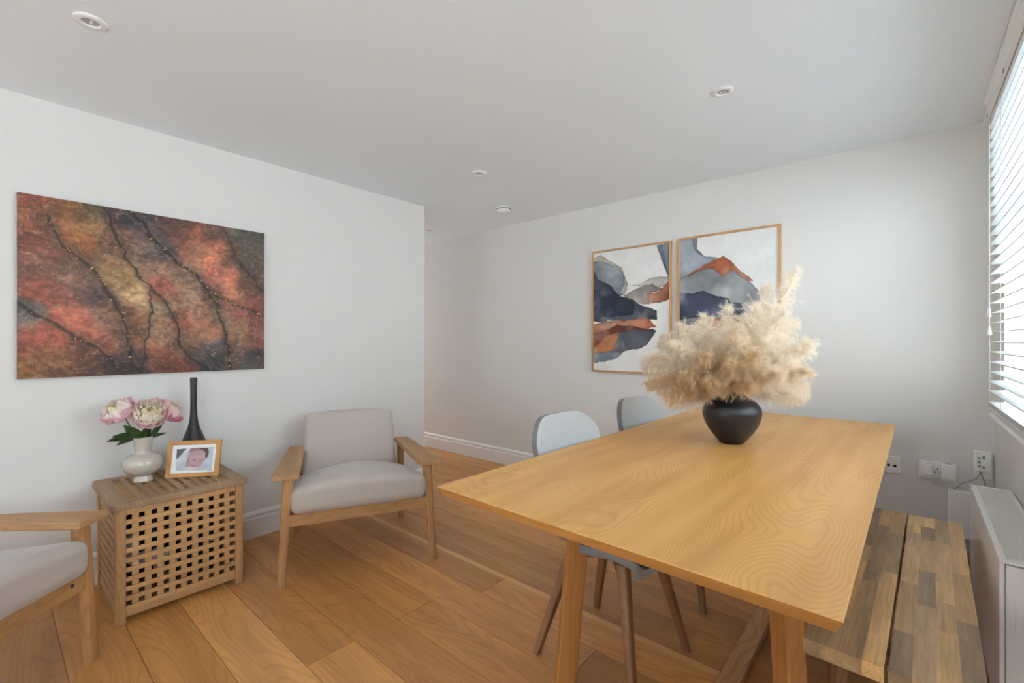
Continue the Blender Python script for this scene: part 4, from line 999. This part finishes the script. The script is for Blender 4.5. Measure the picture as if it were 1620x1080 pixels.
# ---------------------------------------------------------------- dining chairs
def make_chair(loc, rz, label):
    t = thing('dining_chair', label, 'chair', loc, rz, 'grey moulded dining chairs')
    # shell profile: (y, z) from the seat front edge to the top of the back; -y is the front
    prof = [(-0.220, 0.410), (-0.208, 0.432), (-0.15, 0.446), (-0.05, 0.440), (0.05, 0.430), (0.12, 0.430), (0.165, 0.450), (0.192, 0.500), (0.208, 0.570), (0.222, 0.650), (0.238, 0.740), (0.252, 0.820), (0.262, 0.885)]
    C = [Vector((a, b, 0)) for a, b in prof]; C = bez(C, 4)
    nn = len(C)-1
    def wid(t_):
        k = [(0, 0.195), (0.08, 0.212), (0.25, 0.232), (0.42, 0.225), (0.55, 0.205), (0.75, 0.210), (0.90, 0.212), (1, 0.200)]
        for (a, b), (c, d_) in zip(k[:-1], k[1:]):
            if t_ <= c: return b+(d_-b)*(t_-a)/(c-a)
        return k[-1][1]
    def surf(t_, s_, off=0.0):
        t_ = t_*(1-0.115*abs(s_)**5.0*max(0, (t_-0.6)/0.4)) if t_ > 0.5 else t_+(0.10*abs(s_)**5)*(0.5-t_)
        i = min(nn-1, int(t_*nn)); f = t_*nn-i
        p = C[i].lerp(C[i+1], f); tan = (C[i+1]-C[i]).normalized(); nrm = Vector((-tan.y, tan.x, 0))   # towards the sitter
        w = wid(t_)
        lift = (0.050 if t_ < 0.3 else 0.050-0.030*min(1, (t_-0.3)/0.4))*abs(s_)**2.2*min(1, t_/0.10)**2
        if t_ > 0.30: lift += (0.034*math.exp(-((t_-0.52)/0.16)**2)+0.030)*s_*s_
        top = 0
        q = p + nrm*(lift+off)
        return (s_*w, q.x, q.y)
    NT, NS = 52, 25; th = 0.027
    vs = []; fs = []
    for side in (0, 1):
        for i in range(NT+1):
            for j in range(NS+1): vs.append(surf(i/NT, j/NS*2-1, 0.0 if side == 0 else -th))
    W = NS+1; O = (NT+1)*W
    for i in range(NT):
        for j in range(NS):
            a = i*W+j; fs.append((a, a+1, a+W+1, a+W)); fs.append((O+a, O+a+W, O+a+W+1, O+a+1))
    for i in range(NT):
        a = i*W; fs.append((a, a+W, O+a+W, O+a)); a = i*W+NS; fs.append((a, O+a, O+a+W, a+W))
    for j in range(NS):
        fs.append((j, O+j, O+j+1, j+1)); a = NT*W+j; fs.append((a, a+1, O+a+1, O+a))
    o = MB().add(vs, fs).build('shell', M_SHELL, t, smooth=180)
    o.data.materials.append(M_SHELLIN)
    for q in range(NT*NS): o.data.polygons[2*q].material_index = 1
    b = o.modifiers.new('round', 'BEVEL'); b.width = 0.006; b.segments = 3; b.limit_method = 'ANGLE'; b.angle_limit = rad(50)
    # seat pad
    vs = []; fs = []; NT2, NS2 = 16, 13
    for side in (0, 1):
        for i in range(NT2+1):
            for j in range(NS2+1):
                tt = 0.07+0.40*i/NT2; ss = (j/NS2*2-1)*0.86
                e = max(0, 1-(abs(j/NS2*2-1))**6)*max(0, 1-(abs(i/NT2*2-1))**6)
                vs.append(surf(tt, ss, (0.003+0.020*e) if side == 0 else 0.001))
    W = NS2+1; O = (NT2+1)*W
    for i in range(NT2):
        for j in range(NS2):
            a = i*W+j; fs.append((a, a+1, a+W+1, a+W)); fs.append((O+a, O+a+W, O+a+W+1, O+a+1))
    for i in range(NT2):
        a = i*W; fs.append((a, a+W, O+a+W, O+a)); a = i*W+NS2; fs.append((a, O+a, O+a+W, a+W))
    for j in range(NS2):
        fs.append((j, O+j, O+j+1, j+1)); a = NT2*W+j; fs.append((a, a+1, O+a+1, O+a))
    MB().add(vs, fs).build('seat_pad', M_SHELLPAD, t, smooth=180)
    for sx in (-1, 1):
        for sy in (-1, 1):
            MB().post((sx*0.205, sy*0.205, 0), (sx*0.115, sy*0.105-0.01, 0.416), 0.026, 0.042, 0.026, 0.042, e=4, steps=3).build('leg', M_TULIPLEG, t, smooth=45)
    s = MB(); s.box(-0.125, 0.125, -0.016, 0.010, 0.372, 0.404, Matrix.Rotation(rad(42), 4, 'Z')); s.box(-0.125, 0.125, -0.016, 0.010, 0.372, 0.404, Matrix.Rotation(rad(-42), 4, 'Z'))
    s.build('cross_brace', M_TULIPLEG, t)
    return t
dc = make_chair((-0.852, 1.572, 0), rad(87), 'pale grey moulded dining chair tucked under the table nearest the armchair')
dc2 = copy_tree(dc); dc2.location = (-0.860, 2.275, 0); dc2.rotation_euler = (0, 0, rad(86))
dc2['label'] = 'pale grey moulded dining chair tucked under the far end of the table'

# ---------------------------------------------------------------- black vase and pampas grass
VX, VY = -0.557, 2.065
bv = thing('round_vase', 'round black ribbed vase of pampas grass standing on the dining table', 'vase', (VX, VY, TZ1+0.0003))
pr_ = [(0.043, 0.0), (0.047, 0.003), (0.060, 0.018), (0.085, 0.050), (0.104, 0.085), (0.1145, 0.125), (0.110, 0.152), (0.092, 0.176), (0.070, 0.190), (0.056, 0.198), (0.052, 0.206), (0.0505, 0.225), (0.0520, 0.245)]
pd = dense(pr_, 8)
pd = [(r_*(1+0.006*math.sin(z_*700)*(0.05 < z_ < 0.19)), z_) for r_, z_ in pd] + [(0.050, 0.247), (0.0475, 0.245), (0.046, 0.22), (0.046, 0.15), (0.001, 0.15)]
MB().lathe(pd, 64).build('vase_body', M_BLACKVASE, bv, smooth=60)

def plume_mesh(name, root, az, el, stem, L, wid, droop, col, seed, NB, NH=40):
    """pampas head: a drooping rachis with many side branchlets, each feathered with fine hairs"""
    rg = np.random.default_rng(seed)
    d = np.array([math.cos(az)*math.cos(el), math.sin(az)*math.cos(el), math.sin(el)])
    hor = np.array([math.cos(az), math.sin(az), 0.0])
    tot = stem+L
    def P(t):      # t 0..1 along whole length
        t = np.asarray(t)[..., None]
        return d*tot*t + np.array([0, 0, -1.0])*droop*tot*t**2.4 + hor*droop*0.45*tot*t**2
    def unit(a): return a/np.maximum(np.linalg.norm(a, axis=-1), 1e-9)[..., None]
    t0 = stem/tot
    a = rg.beta(1.05, 1.2, NB)
    t = t0 + (1-t0)*a
    p = P(t); tan = unit(P(np.minimum(t+0.02, 1.02))-P(t-0.02))
    rnd = rg.normal(size=(NB, 3)); rnd -= (rnd*tan).sum(1)[:, None]*tan; rnd = unit(rnd)
    prof = np.clip(np.sin(np.pi*np.clip(a*0.80+0.16, 0, 1)), 0.12, 1)**0.7
    bl = wid*prof*rg.uniform(0.55, 1.25, NB)
    sp = rg.uniform(0.35, 1.15, NB)[:, None]
    bd = unit(tan*(1.0-0.35*sp)+rnd*sp)
    K = 6                                        # branchlet centreline
    cur = p.copy(); dd = bd.copy(); line = []; dirs = []
    curl = rg.normal(size=(NB, 3))*0.13
    for k in range(K+1):
        line.append(cur.copy()); dirs.append(dd.copy())
        dd = unit(dd + np.array([0, 0, -0.10]) + curl); cur = cur + dd*(bl/K)[:, None]
    line = np.stack(line, 1); dirs = np.stack(dirs, 1)
    # hairs
    N = NB*NH
    bi = np.repeat(np.arange(NB), NH); u = rg.uniform(0, 1, N)
    f = u*K; k0 = np.minimum(f.astype(int), K-1); fr = (f-k0)[:, None]
    hp = line[bi, k0]*(1-fr)+line[bi, k0+1]*fr; hd = dirs[bi, k0]
    r2 = unit(rg.normal(size=(N, 3)))
    hd = unit(hd*rg.uniform(0.4, 1.5, N)[:, None] + r2*1.0)
    hl = rg.uniform(0.010, 0.030, N)*(1-0.35*u)
    SEG = 2
    side = unit(np.cross(hd, rg.normal(size=(N, 3)))); w0 = rg.uniform(0.00026, 0.00050, N)[:, None]
    pts = []; cur = hp; dd = hd
    for k in range(SEG+1):
        pts.append(cur); dd = unit(dd+np.array([0, 0, -0.12])+rg.normal(size=(N, 3))*0.18); cur = cur+dd*(hl/SEG)[:, None]
    vs = np.zeros((N, SEG+1, 2, 3))
    for k in range(SEG+1):
        ww = w0*(1-0.7*k/SEG); vs[:, k, 0] = pts[k]-side*ww; vs[:, k, 1] = pts[k]+side*ww
    nv = (SEG+1)*2
    q = (np.arange(N)*nv)[:, None, None]+np.array([[2*k, 2*k+1, 2*k+3, 2*k+2] for k in range(SEG)])[None]
    q = q.reshape(-1, 4); co = vs.reshape(-1, 3)
    # branchlet ribbons
    s2 = unit(np.cross(bd, rg.normal(size=(NB, 3))))*0.0005
    bv_ = np.stack([line-s2[:, None], line+s2[:, None]], 2).reshape(-1, 3)
    qb = (np.arange(NB)*(K+1)*2)[:, None, None]+np.array([[2*k, 2*k+1, 2*k+3, 2*k+2] for k in range(K)])[None]+len(co)
    co = np.concatenate([co, bv_]); q = np.concatenate([q, qb.reshape(-1, 4)])
    tb = MB().tube([tuple(P(x)) for x in np.linspace(0.0, 0.97, 16)], [0.0022*(1-0.7*x) for x in np.linspace(0, 1, 16)], 6)
    me = bpy.data.meshes.new(name)
    me.vertices.add(len(co)); me.vertices.foreach_set('co', co.ravel())
    me.loops.add(q.size); me.loops.foreach_set('vertex_index', q.ravel().astype(np.int32))
    me.polygons.add(len(q)); me.polygons.foreach_set('loop_start', np.arange(0, q.size, 4))
    me.update(calc_edges=True)
    sh = np.concatenate([np.repeat(1+rg.normal(size=NB)[bi]*0.05, nv), np.repeat(1+rg.normal(size=NB)*0.05, (K+1)*2)])
    c = np.clip(np.array(S(col))[None]*sh[:, None], 0, 1)
    c = np.concatenate([c, np.ones((len(c), 1))], 1)
    at = me.color_attributes.new('Col', 'FLOAT_COLOR', 'POINT'); at.data.foreach_set('color', c.ravel())
    me.materials.append(M_PAMPAS)
    o = bpy.data.objects.new(name, me); COL.objects.link(o); o.parent = root
    tb.build('stem', M_STRAW, root, smooth=80)
    return o

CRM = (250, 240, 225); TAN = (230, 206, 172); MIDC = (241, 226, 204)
# each plume is aimed individually: azimuth, elevation, bare stem, head length, branchlet length, droop, colour
PL = [
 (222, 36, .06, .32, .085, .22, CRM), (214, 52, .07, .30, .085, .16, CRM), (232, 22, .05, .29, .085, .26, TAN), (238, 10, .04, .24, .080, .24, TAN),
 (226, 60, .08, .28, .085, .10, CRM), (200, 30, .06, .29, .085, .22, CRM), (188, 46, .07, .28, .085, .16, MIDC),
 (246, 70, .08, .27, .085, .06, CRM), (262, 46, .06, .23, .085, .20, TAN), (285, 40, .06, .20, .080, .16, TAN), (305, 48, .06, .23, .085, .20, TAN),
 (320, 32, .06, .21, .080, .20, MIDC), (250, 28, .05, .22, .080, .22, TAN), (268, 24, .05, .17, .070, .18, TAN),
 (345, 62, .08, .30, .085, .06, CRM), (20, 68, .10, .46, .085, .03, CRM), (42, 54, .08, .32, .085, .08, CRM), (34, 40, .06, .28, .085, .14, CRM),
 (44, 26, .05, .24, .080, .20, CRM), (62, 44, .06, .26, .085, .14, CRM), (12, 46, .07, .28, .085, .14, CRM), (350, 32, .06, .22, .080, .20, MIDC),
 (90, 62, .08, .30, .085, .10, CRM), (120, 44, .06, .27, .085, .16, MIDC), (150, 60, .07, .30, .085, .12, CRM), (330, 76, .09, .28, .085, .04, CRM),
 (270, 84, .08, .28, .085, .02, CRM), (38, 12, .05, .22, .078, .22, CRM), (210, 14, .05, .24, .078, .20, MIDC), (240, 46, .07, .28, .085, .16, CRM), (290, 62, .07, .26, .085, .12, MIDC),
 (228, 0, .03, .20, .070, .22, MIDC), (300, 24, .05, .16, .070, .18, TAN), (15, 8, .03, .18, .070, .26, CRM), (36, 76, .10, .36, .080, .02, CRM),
]
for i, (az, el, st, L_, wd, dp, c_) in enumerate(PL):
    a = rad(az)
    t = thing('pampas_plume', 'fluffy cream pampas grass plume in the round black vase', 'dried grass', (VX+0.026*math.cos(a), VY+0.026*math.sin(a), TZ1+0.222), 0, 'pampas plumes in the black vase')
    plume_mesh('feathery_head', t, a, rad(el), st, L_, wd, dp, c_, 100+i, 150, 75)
